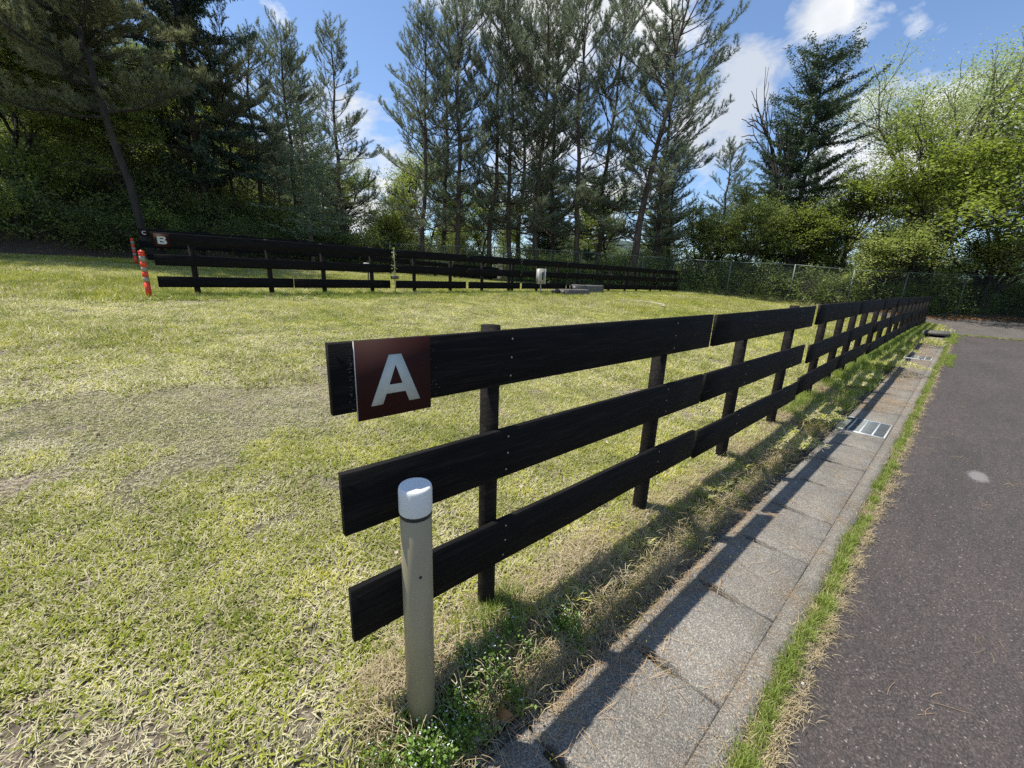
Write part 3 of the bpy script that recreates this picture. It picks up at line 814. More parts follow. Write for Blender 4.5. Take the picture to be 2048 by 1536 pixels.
# ------------------------------------------------------------------ foliage builders
def unit(v): return v/(np.linalg.norm(v, axis=-1, keepdims=True)+1e-9)
def leaves_at(mb, P, size, up=.5, aspect=.55, mat=0, droop=0., tone=None, r=rng):
    """a folded two-triangle leaf at every point of P"""
    n = len(P)
    d = unit(r.normal(size=(n, 3))*np.array([1, 1, .45])+np.array([0, 0, -droop]))
    nrm = unit(r.normal(size=(n, 3))*(1-up)+np.array([0, 0, 1])*up)
    w = unit(np.cross(nrm, d))
    s = size*(r.uniform(.65, 1.3, n))[:, None]
    a = P; b = P+d*s*.5+w*s*aspect*.5; c = P+d*s; e = P+d*s*.5-w*s*aspect*.5
    V = np.stack([a, b, c, e], 1).reshape(-1, 3)
    i = np.arange(n)*4
    f = np.stack([i, i+1, i+2, i+3], -1)
    t = r.uniform(0, 1, n) if tone is None else np.clip(tone+r.normal(0, .18, n), 0, 1)
    mb.add(V, f4=f, tone=np.repeat(t, 4), mat=mat)
def needles_at(mb, P, D, k, length, width, spread, mat=0, tone=None, r=rng):
    n = len(P)
    Pn = np.repeat(P, k, 0); Dn = np.repeat(unit(D), k, 0)
    d = unit(Dn+r.normal(size=Dn.shape)*spread)
    w = unit(np.cross(d, r.normal(size=Dn.shape)))*width*.5
    L = length*r.uniform(.7, 1.2, len(Pn))[:, None]
    V = np.stack([Pn-w, Pn+w, Pn+d*L], 1).reshape(-1, 3)
    t = r.uniform(0, 1, n) if tone is None else tone
    t = np.clip(np.repeat(t, k)+r.normal(0, .12, n*k), 0, 1)
    mb.add(V, f3=np.arange(len(V)).reshape(-1, 3), tone=np.repeat(t, 3), mat=mat)

def pine(seed, H=14, RAD=2.9, first=.2, lean=(0, 0), tuft=8, nlen=.17, dens=1.0, rise=1.0, leafw=.016, prof=(.7, 1.0, .9, .62, .16), inner=.32):
    r = np.random.default_rng(seed)
    tk, cr = MB(), MB()
    n = 14; t = np.linspace(0, 1, n)
    wob = np.cumsum(r.normal(0, .075, (n, 2)), 0); wob[0] = 0
    TP = np.stack([wob[:, 0]+lean[0]*t*H, wob[:, 1]+lean[1]*t*H, t*H], -1)
    tk.tube(TP, (.0085*H+.03)*(1-t)**.85+.012, 9)
    P_all, D_all, T_all = [], [], []
    at_ = lambda q: np.array([np.interp(q, t, TP[:, k]) for k in range(3)])
    z = first*H; az = r.uniform(0, 6.28)
    while z < H*.985:
        u = (z-first*H)/(H-first*H)
        nb = r.integers(3, 6); wh = r.uniform(.75, 1.2)
        for b in range(nb):
            az += 2*math.pi/nb+r.normal(0, .45)
            if r.random() < .10: continue
            c = at_(z/H+r.normal(0, .008))
            L = RAD*np.interp(u, [0, .25, .55, .85, 1], prof)*r.uniform(.45, 1.25)*wh+.2
            el = R(r.uniform(-12, 16)+52*(u**1.15)*rise)
            m = 7; s = np.linspace(0, 1, m)
            hd = np.array([math.cos(az), math.sin(az)])
            curve = s*L*math.cos(el)*(1-.12*s)
            zz = s*L*math.sin(el)+(s**2.4)*L*.26*rise
            side = np.array([-hd[1], hd[0]])*r.normal(0, .16)*L
            BP = np.stack([c[0]+hd[0]*curve+side[0]*s**2, c[1]+hd[1]*curve+side[1]*s**2, c[2]+zz], -1)
            BP += r.normal(0, .035*L**.5, BP.shape)*s[:, None]
            tk.tube(BP, .007+.012*L*(1-s)**.8*.9, 4, cap=False)
            bd = unit(np.gradient(BP, axis=0))
            bt = r.uniform(.1, .9)
            for q in np.arange(inner if L > 1 else .15, 1.0, .19/dens/max(L, .5)):
                for sg in (-1, 1):
                    if r.random() < .2: continue
                    p0 = np.array([np.interp(q, s, BP[:, k]) for k in range(3)]); d0 = np.array([np.interp(q, s, bd[:, k]) for k in range(3)])
                    sd = np.cross(d0, [0, 0, 1.]); sd /= np.linalg.norm(sd)+1e-6
                    tl = (.30+.75*(1-q)*min(L, 2.4)/2.4+.1)*r.uniform(.5, 1.25)
                    dd = d0*r.uniform(.3, .9)+sd*sg*r.uniform(.35, .95)+np.array([0, 0, r.uniform(.0, .75)*rise]); dd /= np.linalg.norm(dd)
                    e_ = p0+dd*tl+np.array([0, 0, .16*tl*rise]); mpt = p0+dd*tl*.55
                    tk.tube([p0, mpt, e_], [.007, .005, .003], 3, cap=False)
                    for w in np.linspace(.42, 1.0, max(2, int(tl/.10))):
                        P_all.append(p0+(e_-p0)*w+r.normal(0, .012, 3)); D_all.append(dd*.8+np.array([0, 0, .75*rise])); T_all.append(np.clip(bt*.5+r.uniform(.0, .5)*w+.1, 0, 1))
            for q in (.8, .88, .95, 1.0):
                P_all.append(np.array([np.interp(q, s, BP[:, k]) for k in range(3)])); D_all.append(bd[-1]*.7+np.array([0, 0, .9])); T_all.append(.6)
            if u > .35 and r.random() < .8:      # upright shoot at the branch end
                e_ = BP[-1]+np.array([r.normal(0, .06), r.normal(0, .06), r.uniform(.25, .55)])
                tk.tube([BP[-1], e_], [.006, .003], 3, cap=False)
                for w in np.linspace(.2, 1, 5): P_all.append(BP[-1]+(e_-BP[-1])*w); D_all.append(np.array([0, 0, 1.])); T_all.append(.75)
        z += .40+.34*r.random()+.14*(1-u)
    for q in np.linspace(.9, 1, 12):
        P_all.append(at_(q)); D_all.append(np.array([0, 0, 1.])+r.normal(0, .2, 3)); T_all.append(.7)
    for k in range(9):       # bare dead limbs low on the trunk
        zz = r.uniform(.08, first+.08); a = r.uniform(0, 6.28); L = r.uniform(.4, 1.9); c = at_(zz)
        tk.tube([c, c+np.array([math.cos(a)*L*.6, math.sin(a)*L*.6, .12]), c+np.array([math.cos(a+.3)*L, math.sin(a+.3)*L, -.1+.4*r.random()])], [.016, .011, .004], 3, cap=False)
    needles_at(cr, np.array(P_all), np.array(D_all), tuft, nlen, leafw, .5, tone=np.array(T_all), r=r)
    return tk, cr

def sprays(seed, H=12, prof=(.75, .95, 1.0, .72, .12), RAD=3.2, first=.12, lean=(0, 0), up=.35, droop=.25, size=.16, per=9, step=.34, aspect=.42, one_sided=0.):
    """conifer with flat foliage sprays (cypress, fir)"""
    r = np.random.default_rng(seed)
    tk, cr = MB(), MB(); n = 10; t = np.linspace(0, 1, n)
    wob = np.cumsum(r.normal(0, .04, (n, 2)), 0); wob[0] = 0
    TP = np.stack([wob[:, 0]+lean[0]*t*H, wob[:, 1]+lean[1]*t*H, t*H], -1)
    tk.tube(TP, (.011*H+.02)*(1-t)**.8+.012, 9)
    P, Tn = [], []
    z = first*H; az = r.uniform(0, 6)
    while z < H*.98:
        u = (z-first*H)/(H-first*H); nb = r.integers(3, 6)
        c = np.array([np.interp(z/H, t, TP[:, k]) for k in range(3)])
        for b in range(nb):
            az += 2*math.pi/nb+r.normal(0, .4)
            L = RAD*(np.interp(u, [0, .12, .35, .7, 1], prof))*r.uniform(.5, 1.15)+.15
            el = R(r.uniform(-14, 34)+25*u); c = c+np.array([0, 0, r.normal(0, .15)])
            m = 6; s = np.linspace(0, 1, m); hd = np.array([math.cos(az), math.sin(az)])
            zz = s*L*math.sin(el)-droop*.35*L*s**2+.18*L*np.maximum(0, s-.6)
            BP = np.stack([c[0]+hd[0]*s*L, c[1]+hd[1]*s*L, c[2]+zz], -1)+r.normal(0, .03, (m, 3))*s[:, None]
            tk.tube(BP, .006+.010*L*(1-s)**.8, 4, cap=False)
            bd = unit(np.gradient(BP, axis=0))
            for q in np.arange(.15, 1.02, .17/max(L, .4)):
                q = min(q, 1); p0 = np.array([np.interp(q, s, BP[:, k]) for k in range(3)]); d0 = np.array([np.interp(q, s, bd[:, k]) for k in range(3)])
                sd = np.cross(d0, [0, 0, 1.]); sd /= np.linalg.norm(sd)+1e-6
                for sg in (-1, 1):
                    wl_ = (.25+.5*(1-q)*min(L, 2)/2)*r.uniform(.6, 1.15)
                    cnt = max(3, int(per*wl_/.4))
                    w = r.uniform(0, 1, cnt)[:, None]
                    pp = p0+(sd*sg*.75+d0*.6)*w*wl_+r.normal(0, .045, (cnt, 3))+np.array([0, 0, -.12*droop])*w
                    P.append(pp); Tn.append(np.full(cnt, r.uniform(.1, .9)))
        z += step*(.8+.5*r.random())
    P = np.vstack(P); Tn = np.concatenate(Tn)
    leaves_at(cr, P, size, up=up, aspect=aspect, droop=droop, tone=Tn, r=r)
    return tk, cr

def broadleaf(seed, H=8, RAD=3.0, leaf=.10, trunk_h=.25, stems=1, per=15, flat=.10, bend=.0, lvl=4, spread=38, cluster=.26, bare=False, thick=1.):
    r = np.random.default_rng(seed)
    tk, cr = MB(), MB(); C, Tn = [], []
    def grow(p, d, L, rad, k):
        m = 5; s = np.linspace(0, 1, m)
        d2 = unit(d+r.normal(0, .22, 3)+np.array([0, 0, .12]))
        q = p+np.outer(s, d)*L*.5+np.outer(s*s, d2)*L*.5
        q[1:] += r.normal(0, .02*L, (m-1, 3))
        tk.tube(q, np.linspace(rad, rad*.62, m)*thick, 7 if k == 0 else (5 if k == 1 else 3), cap=False)
        if k >= lvl:
            C.append(q[2]); Tn.append(r.uniform(.1, .9)); C.append(q[-1]); Tn.append(r.uniform(.2, 1)); return
        nb = r.integers(3, 5) if k else r.integers(3, 5)
        az = r.uniform(0, 6.28)
        for b in range(nb):
            az += 2*math.pi/nb+r.normal(0, .3); th_ = R(spread*r.uniform(.5, 1.25))
            a = unit(np.cross(d2, [.3, .2, 1.])+1e-3); c = np.cross(d2, a)
            nd = unit(d2*math.cos(th_)+(a*math.cos(az)+c*math.sin(az))*math.sin(th_)+np.array([0, 0, .10-.06*k]))
            st = q[-1] if b < 2 else q[r.integers(2, m-1)]
            grow(st, nd, L*r.uniform(.6, .82), rad*.6, k+1)
        if k >= 2: C.append(q[-1]); Tn.append(r.uniform(.1, .9))
    for sidx in range(stems):
        a = r.uniform(0, 6.28)
        base = np.array([math.cos(a), math.sin(a), 0])*(.12 if stems > 1 else 0)
        d = unit(np.array([math.cos(a)*(.30 if stems > 1 else .04)+bend, math.sin(a)*(.30 if stems > 1 else .04), 1.]))
        grow(base, d, H*trunk_h*(1.0 if stems == 1 else .8), .012*H+.012, 0)
    C = np.array(C)
    # fit the skeleton to the wanted height and spread
    top = C[:, 2].max(); wid = np.percentile(np.hypot(C[:, 0], C[:, 1]), 92)
    S = np.array([RAD/wid, RAD/wid, H/top])
    for mbv in (tk,): mbv.v = [v_*S for v_ in mbv.v]
    C = C*S; Tn = np.array(Tn)
    if not bare:
        P = np.repeat(C, per, 0)+r.normal(size=(len(C)*per, 3))*np.array([cluster, cluster, flat])
        leaves_at(cr, P, leaf, up=.62, aspect=.6, tone=np.repeat(Tn, per), r=r)
    return tk, cr

def bush(seed, RAD=.9, H=1.2, n=1500, leaf=.07, up=.45):
    r = np.random.default_rng(seed); tk, cr = MB(), MB()
    for k in range(9):
        a = r.uniform(0, 6.28); q = r.uniform(.3, .9)
        tk.tube([(0, 0, -.05), (math.cos(a)*RAD*q*.4, math.sin(a)*RAD*q*.4, H*.5), (math.cos(a)*RAD*q, math.sin(a)*RAD*q, H*r.uniform(.6, .95))], [.018, .011, .004], 3, cap=False)
    nc = max(8, n//28)
    c = unit(r.normal(size=(nc, 3))); c[:, 2] = np.abs(c[:, 2]); c = c*r.uniform(.45, 1, nc)[:, None]**.5*np.array([RAD, RAD, H])
    c[:, 2] = np.maximum(c[:, 2], .05)
    P = np.repeat(c, 28, 0)+r.normal(size=(nc*28, 3))*np.array([.17, .17, .08])*RAD
    leaves_at(cr, P, leaf, up=up, tone=np.repeat(r.uniform(0, 1, nc), 28), r=r)
    return tk, cr

def place_tree(proto, x, y, H, rz, label, cat, group, name, sxy=1.0, dz=-.05, tilt=(0, 0), crown_mat=None):
    z = T(x, y)+dz
    e = empty(name, (x, y, z), rz); tag(e, label, cat, group)
    s = H/proto['H']; sxy *= 1.08 if name == 'red_pine' else 1.0; e.scale = (s*sxy, s*sxy, s); e.rotation_euler = (tilt[0], tilt[1], rz)
    o = bpy.data.objects.new('trunk', proto['tk']); col.objects.link(o); o.parent = e
    if proto['cr'] is not None:
        o = bpy.data.objects.new('crown', proto['cr']); col.objects.link(o); o.parent = e
        if crown_mat is not None:
            o.material_slots[0].link = 'OBJECT'; o.material_slots[0].material = crown_mat
    return e
def protos(fn, H, mt, ml, seeds, **kw):
    out = []
    for s in seeds:
        tk, cr = fn(s, H=H, **kw)
        out.append({'H': H, 'tk': tk.mesh('trunk', mt), 'cr': cr.mesh('crown', ml) if cr.n else None, 'raw': (tk, cr)})
    return out

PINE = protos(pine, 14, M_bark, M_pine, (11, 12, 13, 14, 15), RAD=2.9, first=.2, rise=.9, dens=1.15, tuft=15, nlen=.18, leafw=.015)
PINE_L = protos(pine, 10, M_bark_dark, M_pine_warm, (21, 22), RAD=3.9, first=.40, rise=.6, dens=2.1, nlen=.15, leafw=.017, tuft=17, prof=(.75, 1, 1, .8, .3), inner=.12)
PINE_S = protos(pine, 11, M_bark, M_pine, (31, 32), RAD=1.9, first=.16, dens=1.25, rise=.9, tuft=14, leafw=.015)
DARK = protos(sprays, 16, M_bark_dark, M_dark, (41,), RAD=5.2, first=.1, droop=.55, size=.20, per=16, step=.62, aspect=.34)
HIN = protos(sprays, 13, M_bark_dark, M_cyp, (51, 52), RAD=3.0, first=.14, droop=.15, size=.15, per=20, step=.34, aspect=.34, prof=(.8, .95, 1.0, .98, .45))
FIR = protos(sprays, 7, M_bark_pale, M_fir, (61,), RAD=1.9, first=.16, droop=.1, size=.12, per=10, step=.3, aspect=.3)
GRN = protos(broadleaf, 8, M_bark_dark, M_green, (71, 72, 75), RAD=3.0, leaf=.10, per=16, trunk_h=.26, lvl=5, cluster=.19, flat=.045)
GRNS = protos(broadleaf, 5, M_bark_dark, M_green, (73, 74), RAD=1.9, leaf=.09, stems=4, per=13, lvl=4, cluster=.20, flat=.06)
PALE = protos(broadleaf, 13, M_bark_pale, M_pale, (81, 82), RAD=4.2, leaf=.095, per=34, trunk_h=.26, spread=34, cluster=.42, flat=.25, lvl=5)
BARE = protos(broadleaf, 13.5, M_bark_dark, M_pale, (91,), thick=1.9, RAD=1.9, trunk_h=.40, spread=26, lvl=4, bare=True)
BUSH = protos(bush, 1.2, M_bark_dark, M_under, (101, 102, 103))

G1 = 'red pines behind the fences'
pine_list = [
 (12.7, 20.9, 12.6, 0, 'slender red pine at the left edge of the tall group behind the middle fence', 1.0),
 (14.9, 21.8, 13.4, 1, 'red pine second in the tall group, set back between two nearer trunks', .9),
 (14.8, 20.0, 14.0, 2, 'tall red pine with a straight trunk left of the utility box line', .95),
 (16.6, 19.6, 14.6, 3, 'tall red pine, fourth trunk from the left of the tall group', .9),
 (17.4, 18.4, 15.0, 1, 'red pine in the middle of the tall group with a thin pale leader', .85),
 (18.8, 17.6, 15.0, 0, 'red pine behind the whitish power box, its top out of the picture', .95),
 (20.6, 21.0, 15.8, 2, 'farther red pine seen between the middle trunks of the tall group', .9),
 (20.1, 15.5, 15.2, 3, 'red pine directly behind the concrete blocks', .95),
 (22.9, 15.8, 15.9, 1, 'red pine behind and right of the concrete blocks, deeper in the group', .9),
 (21.9, 12.6, 15.4, 2, 'large red pine leaning slightly right at the right edge of the tall group', 1.18),
 (24.8, 12.9, 13.6, 0, 'red pine with long reaching lower branches, last on the right of the group', 1.05),
 (21.7, 18.8, 16.2, 3, 'hindmost red pine of the tall group, mostly hidden by other crowns', .85)]
for i, (x, y, H, k, lab, sxy) in enumerate(pine_list):
    til = (R(rng.normal(0, 1.3)), R(rng.normal(0, 1.3)))
    if i == 9: til = (R(-2), R(4.5))
    place_tree(PINE[(k+(i//4)) % 5], x, y, H, i*1.9+.4, lab, 'pine tree', G1, 'red_pine', sxy, tilt=til)
G2 = 'red pines left of the gap'
for i, (x, y, H, pr, lab, sxy) in enumerate([
 (8.8, 22.6, 10.6, PINE_S[1], 'narrow red pine standing alone left of the gap of sky', 1.0),
 (7.6, 26.2, 10.4, PINE[1], 'red pine on the slope with a tall pointed crown, left of the narrow one', 1.1),
 (5.8, 25.6, 8.6, PINE[2], 'red pine on the slope beside the dark drooping conifer', 1.2),
 (8.6, 29.2, 10.5, PINE[3], 'red pine farther up the slope, showing between two nearer crowns', 1.0)]):
    place_tree(pr, x, y, H, i*2.3, lab, 'pine tree', G2, 'red_pine', sxy)
place_tree(PINE_L[0], .9, 19.2, 11.6, 1.0, 'broad pine with a dark leaning trunk and hazy olive crown above the C sign', 'pine tree', None, 'red_pine', .85, tilt=(R(-4.2), R(-4.8)))
place_tree(PINE_L[1], -3.4, 22.4, 11.4, 2.0, 'wide olive brown pine filling the upper left corner', 'pine tree', None, 'red_pine', 1.1)
place_tree(PINE_L[0], -.9, 25.0, 9.8, 4.0, 'olive pine higher on the wooded bank at far left', 'pine tree', None, 'red_pine', .95)
place_tree(PINE_L[1], 4.3, 24.2, 7.2, 5.0, 'smaller olive pine on the bank right of the leaning trunk', 'pine tree', None, 'red_pine', .8)
place_tree(DARK[0], 3.0, 23.6, 16.5, .7, 'towering dark conifer with drooping layered branches, its top out of the picture', 'conifer', None, 'dark_conifer', .62)
place_tree(FIR[0], 6.5, 20.3, 6.6, .3, 'young fir with pale slender trunk and dense grey green sprays behind the middle fence', 'fir tree', 'young firs', 'young_fir', 1.05)
place_tree(FIR[0], 7.4, 21.2, 5.6, 2.5, 'second shorter young fir just right of the denser one', 'fir tree', 'young firs', 'young_fir', .9)
place_tree(BARE[0], 29.0, 8.0, 14.2, .5, 'leafless dead tree leaning beside the dark cypress', 'dead tree', None, 'dead_tree', 1.35)
place_tree(HIN[0], 28.9, 6.7, 12.4, 1.2, 'large dark cypress with ragged sprays right of the leafless tree', 'cypress tree', 'dark cypresses', 'hinoki_cypress', .92)
place_tree(HIN[1], 31.8, 8.8, 9.8, 2.2, 'smaller dark cypress behind the leafless tree', 'cypress tree', 'dark cypresses', 'hinoki_cypress', .8)
place_tree(PINE_S[0], 27.0, 13.0, 8.6, 2.9, 'small dark pine standing right of the tall pine group', 'pine tree', None, 'red_pine', 1.2)
place_tree(PINE_S[1], 29.6, 11.0, 8.8, 4.4, 'small dark pine between the tall group and the leafless tree', 'pine tree', None, 'red_pine', 1.2)
place_tree(PALE[0], 33.6, 2.4, 13.6, 0.4, 'tall airy tree with pale new leaves right of the dark cypress', 'deciduous tree', 'pale leafed trees', 'pale_tree', 1.05)
place_tree(PALE[1], 35.0, -1.6, 12.0, 2.0, 'airy pale leafed tree at the right edge, lower than its neighbour', 'deciduous tree', 'pale leafed trees', 'pale_tree', 1.05)
G3 = 'bright green trees beyond the wire fence'
for i, (x, y, H, pr, lab, sxy) in enumerate([
 (29.3, 4.0, 7.4, GRN[0], 'bright green broadleaf tree behind the wire fence below the dark cypress', 1.0),
 (30.6, .6, 10.2, GRN[1], 'bright green broadleaf tree under the tall airy pale tree', 1.05),
 (29.6, -3.2, 11.6, GRN[2], 'dense yellow green tree at the right edge of the photo', 1.15),
 (33.0, -4.5, 12.5, GRN[0], 'taller green tree behind the dense one at the right edge', 1.1),
 (33.5, 4.6, 8.5, GRN[2], 'green broadleaf tree deeper in, between cypress and pale tree', 1.0),
 (26.4, 7.9, 6.6, GRN[1], 'small bright green tree left of the leafless tree base', .85),
 (27.6, 5.9, 5.6, GRNS[0], 'multi stemmed green sapling before the dark cypress trunk', 1.0),
 (26.3, 10.6, 5.3, GRNS[1], 'leafy green sapling just beyond the right end of the middle fence', 1.0),
 (28.6, 2.3, 4.6, GRNS[0], 'low spreading green tree right behind the wire fence posts', 1.2),
 (36.2, -7.2, 8.0, GRN[1], 'green tree at the extreme right edge, low behind the wire fence', 1.1),
 (31.2, -1.4, 4.6, GRNS[1], 'low branching green tree behind the wire fence near the right edge', 1.3),
 (11.6, 22.0, 3.7, GRNS[0], 'bright yellow green shrubby tree in the gap left of the tall pines', .85),
 (-3.1, 17.8, 3.0, GRNS[1], 'bright green sapling at the left edge above the lawn', .8)]):
    place_tree(pr, x, y, H, i*1.7, lab, 'broadleaf tree', G3, 'broadleaf_tree', sxy, crown_mat=M_lime if i in (5, 7, 8, 10) else None)
G4 = 'understorey trees'
for i, (x, y, H, pr, lab, sxy) in enumerate([
 (2.2, 26.0, 7.5, GRN[1], 'sunlit green tree on the bank right of the leaning trunk', 1.0),
 (.2, 23.5, 6.0, GRN[0], 'green tree filling the shade behind the leaning pine', .9),
 (-2.8, 24.5, 7.0, GRN[2], 'green tree behind the upper left pine', 1.0),
 (10.6, 27.0, 7.0, GRN[2], 'green tree far back in the gap between the pine groups', .9),
 (15.5, 25.5, 8.6, GRN[0], 'green tree far back behind the left part of the tall pines', 1.0),
 (19.5, 24.0, 8.0, GRN[1], 'green tree far back behind the middle of the tall pines', 1.0),
 (25.5, 17.0, 8.0, GRN[2], 'green tree far back behind the right part of the tall pines', 1.0)]):
    place_tree(pr, x, y, H, i*2.1+.6, lab, 'broadleaf tree', G4, 'broadleaf_tree', sxy)
garden_light()

# ------------------------------------------------------------------ scattered stuff (geometry nodes instancing of small meshes)
def scatter(name, variants, P, rot, scl, idx, label=None, cat=None):
    """variants: objects kept outside the scene; one point per instance"""
    c = bpy.data.collections.new(name+'_variants')
    for k, v_ in enumerate(variants):
        v_.name = '%s_variant_%02d' % (name, k); c.objects.link(v_)
    me = bpy.data.meshes.new(name); me.vertices.add(len(P)); me.vertices.foreach_set('co', np.asarray(P, np.float32).ravel())
    a = me.attributes.new('rot', 'FLOAT_VECTOR', 'POINT'); a.data.foreach_set('vector', np.asarray(rot, np.float32).ravel())
    a = me.attributes.new('scl', 'FLOAT_VECTOR', 'POINT'); s3 = np.asarray(scl, np.float32); s3 = np.repeat(s3[:, None], 3, 1) if s3.ndim == 1 else s3
    a.data.foreach_set('vector', s3.ravel())
    a = me.attributes.new('idx', 'INT', 'POINT'); a.data.foreach_set('value', np.asarray(idx, np.int32))
    o = bpy.data.objects.new(name, me); col.objects.link(o); o['kind'] = 'stuff'
    if label: o['label'] = label
    if cat: o['category'] = cat
    ng = bpy.data.node_groups.new(name, 'GeometryNodeTree')
    ng.interface.new_socket('Geometry', in_out='INPUT', socket_type='NodeSocketGeometry'); ng.interface.new_socket('Geometry', in_out='OUTPUT', socket_type='NodeSocketGeometry')
    N, L = ng.nodes, ng.links
    gi, go = N.new('NodeGroupInput'), N.new('NodeGroupOutput')
    ci = N.new('GeometryNodeCollectionInfo'); ci.inputs['Collection'].default_value = c; ci.inputs['Separate Children'].default_value = True; ci.inputs['Reset Children'].default_value = True
    ip = N.new('GeometryNodeInstanceOnPoints'); ip.inputs['Pick Instance'].default_value = True
    def na(nm, dt):
        n_ = N.new('GeometryNodeInputNamedAttribute'); n_.data_type = dt; n_.inputs['Name'].default_value = nm
        return [s_ for s_ in n_.outputs if s_.enabled and s_.name == 'Attribute'][0]
    L.new(gi.outputs[0], ip.inputs['Points']); L.new(ci.outputs[0], ip.inputs['Instance'])
    L.new(na('idx', 'INT'), ip.inputs['Instance Index']); L.new(na('rot', 'FLOAT_VECTOR'), ip.inputs['Rotation']); L.new(na('scl', 'FLOAT_VECTOR'), ip.inputs['Scale'])
    L.new(ip.outputs[0], go.inputs[0])
    md = o.modifiers.new('scatter', 'NODES'); md.node_group = ng
    return o
def var_obj(mb, mats): return bpy.data.objects.new('v', mb.mesh('v', mats))
def slope_rot(x, y, a):
    h = .05
    sx_ = (terrain(x+h, y)-terrain(x-h, y))/(2*h); sy_ = (terrain(x, y+h)-terrain(x, y-h))/(2*h)
    # tilt expressed in the frame turned by a
    ax, ay = np.arctan(sy_), -np.arctan(sx_)
    return np.stack([ax*np.cos(a)+ay*np.sin(a), -ax*np.sin(a)+ay*np.cos(a), a], -1)

def blade_patch(seed, half, n_green, n_straw, lg, ls, wg, wst, lean=(.5, 1.25), single=False, mats=None):
    r = np.random.default_rng(seed); mb = MB()
    n = n_green
    P = np.stack([r.uniform(-half, half, n), r.uniform(-half, half, n), np.full(n, -.003)], -1)
    az = r.uniform(0, 6.28, n); le = r.uniform(*lean, n); L = r.uniform(*lg, n); w = wg*r.uniform(.6, 1.3, n)
    hd = np.stack([np.cos(az), np.sin(az), np.zeros(n)], -1); sd = np.stack([-np.sin(az), np.cos(az), np.zeros(n)], -1)
    d = hd*np.sin(le)[:, None]+np.array([0, 0, 1])*np.cos(le)[:, None]
    tone = np.clip(r.normal(.60, .27, n), 0, 1.2)
    if single:
        V = np.stack([P-sd*w[:, None]/2, P+sd*w[:, None]/2, P+d*L[:, None]], 1).reshape(-1, 3)
        mb.add(V, f3=np.arange(3*n).reshape(-1, 3), tone=np.repeat(tone, 3))
    else:
        m1 = P+d*(L*.55)[:, None]; tip = m1+unit(d+hd*.22+np.array([0, 0, -.12]))*(L*.45)[:, None]
        V = np.stack([P-sd*w[:, None]*.35, P+sd*w[:, None]*.35, m1+sd*w[:, None]/2, m1-sd*w[:, None]/2, tip], 1).reshape(-1, 3)
        i = np.arange(n)*5
        mb.add(V, f3=np.stack([i+3, i+2, i+4], -1), f4=np.stack([i, i+1, i+2, i+3], -1), tone=np.repeat(tone, 5))
    n = n_straw
    if n:
        P = np.stack([r.uniform(-half, half, n), r.uniform(-half, half, n), r.uniform(0, .012, n)], -1)
        az = r.uniform(0, 6.28, n); L = r.uniform(*ls, n); w = wst*r.uniform(.6, 1.4, n)
        hd = np.stack([np.cos(az), np.sin(az), r.normal(.1, .18, n)], -1); sd = np.stack([-np.sin(az), np.cos(az), np.zeros(n)], -1)
        V = np.stack([P-sd*w[:, None]/2, P+sd*w[:, None]/2, P+hd*L[:, None]+sd*w[:, None]*.2, P+hd*L[:, None]-sd*w[:, None]*.2], 1).reshape(-1, 3)
        i = np.arange(n)*4; tone = np.clip(r.normal(.12, .12, n), 0, .4)
        mb.add(V, f4=np.stack([i, i+1, i+2, i+3], -1), tone=np.repeat(tone, 4))
    return var_obj(mb, mats or [M_grass])

near_v = [blade_patch(200+i, .16, 700, 330, (.018, .055), (.012, .042), .0052, .0024) for i in range(4)] + \
         [blade_patch(210+i, .16, 90, 330, (.012, .034), (.010, .035), .0042, .0026) for i in range(2)]
mid_v = [blade_patch(220+i, .34, 1300, 800, (.025, .065), (.03, .08), .0075, .005) for i in range(3)] + \
        [blade_patch(230+i, .34, 150, 420, (.02, .045), (.03, .07), .006, .005) for i in range(2)]
far_v = [blade_patch(240+i, .8, 2100, 900, (.05, .11), (.05, .12), .014, .011, (.2, 1.0), True) for i in range(3)]

def vnoise(x, y, s=1.0, seed=0):
    return (np.sin(x*1.7*s+seed)*np.cos(y*1.3*s-seed*.7)+np.sin(x*.8*s-y*2.1*s+seed*1.3)*.8+np.sin(x*3.7*s+y*2.9*s+seed)*.45+np.sin(x*7.1*s-y*5.3*s+seed)*.3)/2.55
def dirt(x, y):
    """bare ground amount 0..1 (wheel-worn entrance of the plot)"""
    g_ = 1.25*np.exp(-((y-2.95-.05*x)/.85)**2)*np.interp(x, [-3, -1, 1.3, 3.2], [1, 1, .95, .15])
    g2 = .55*np.exp(-((y-1.35)/.5)**2)*np.interp(x, [-1, .3, 1.5, 3], [.3, .7, .9, .3])
    g3 = .6*np.exp(-(((x-.35)/.5)**2+((y-.05)/.25)**2))
    return np.clip(np.maximum(np.maximum(g_, g2), g3)+.45*vnoise(x, y, 1.6, 2.0)-.05, 0, 1)

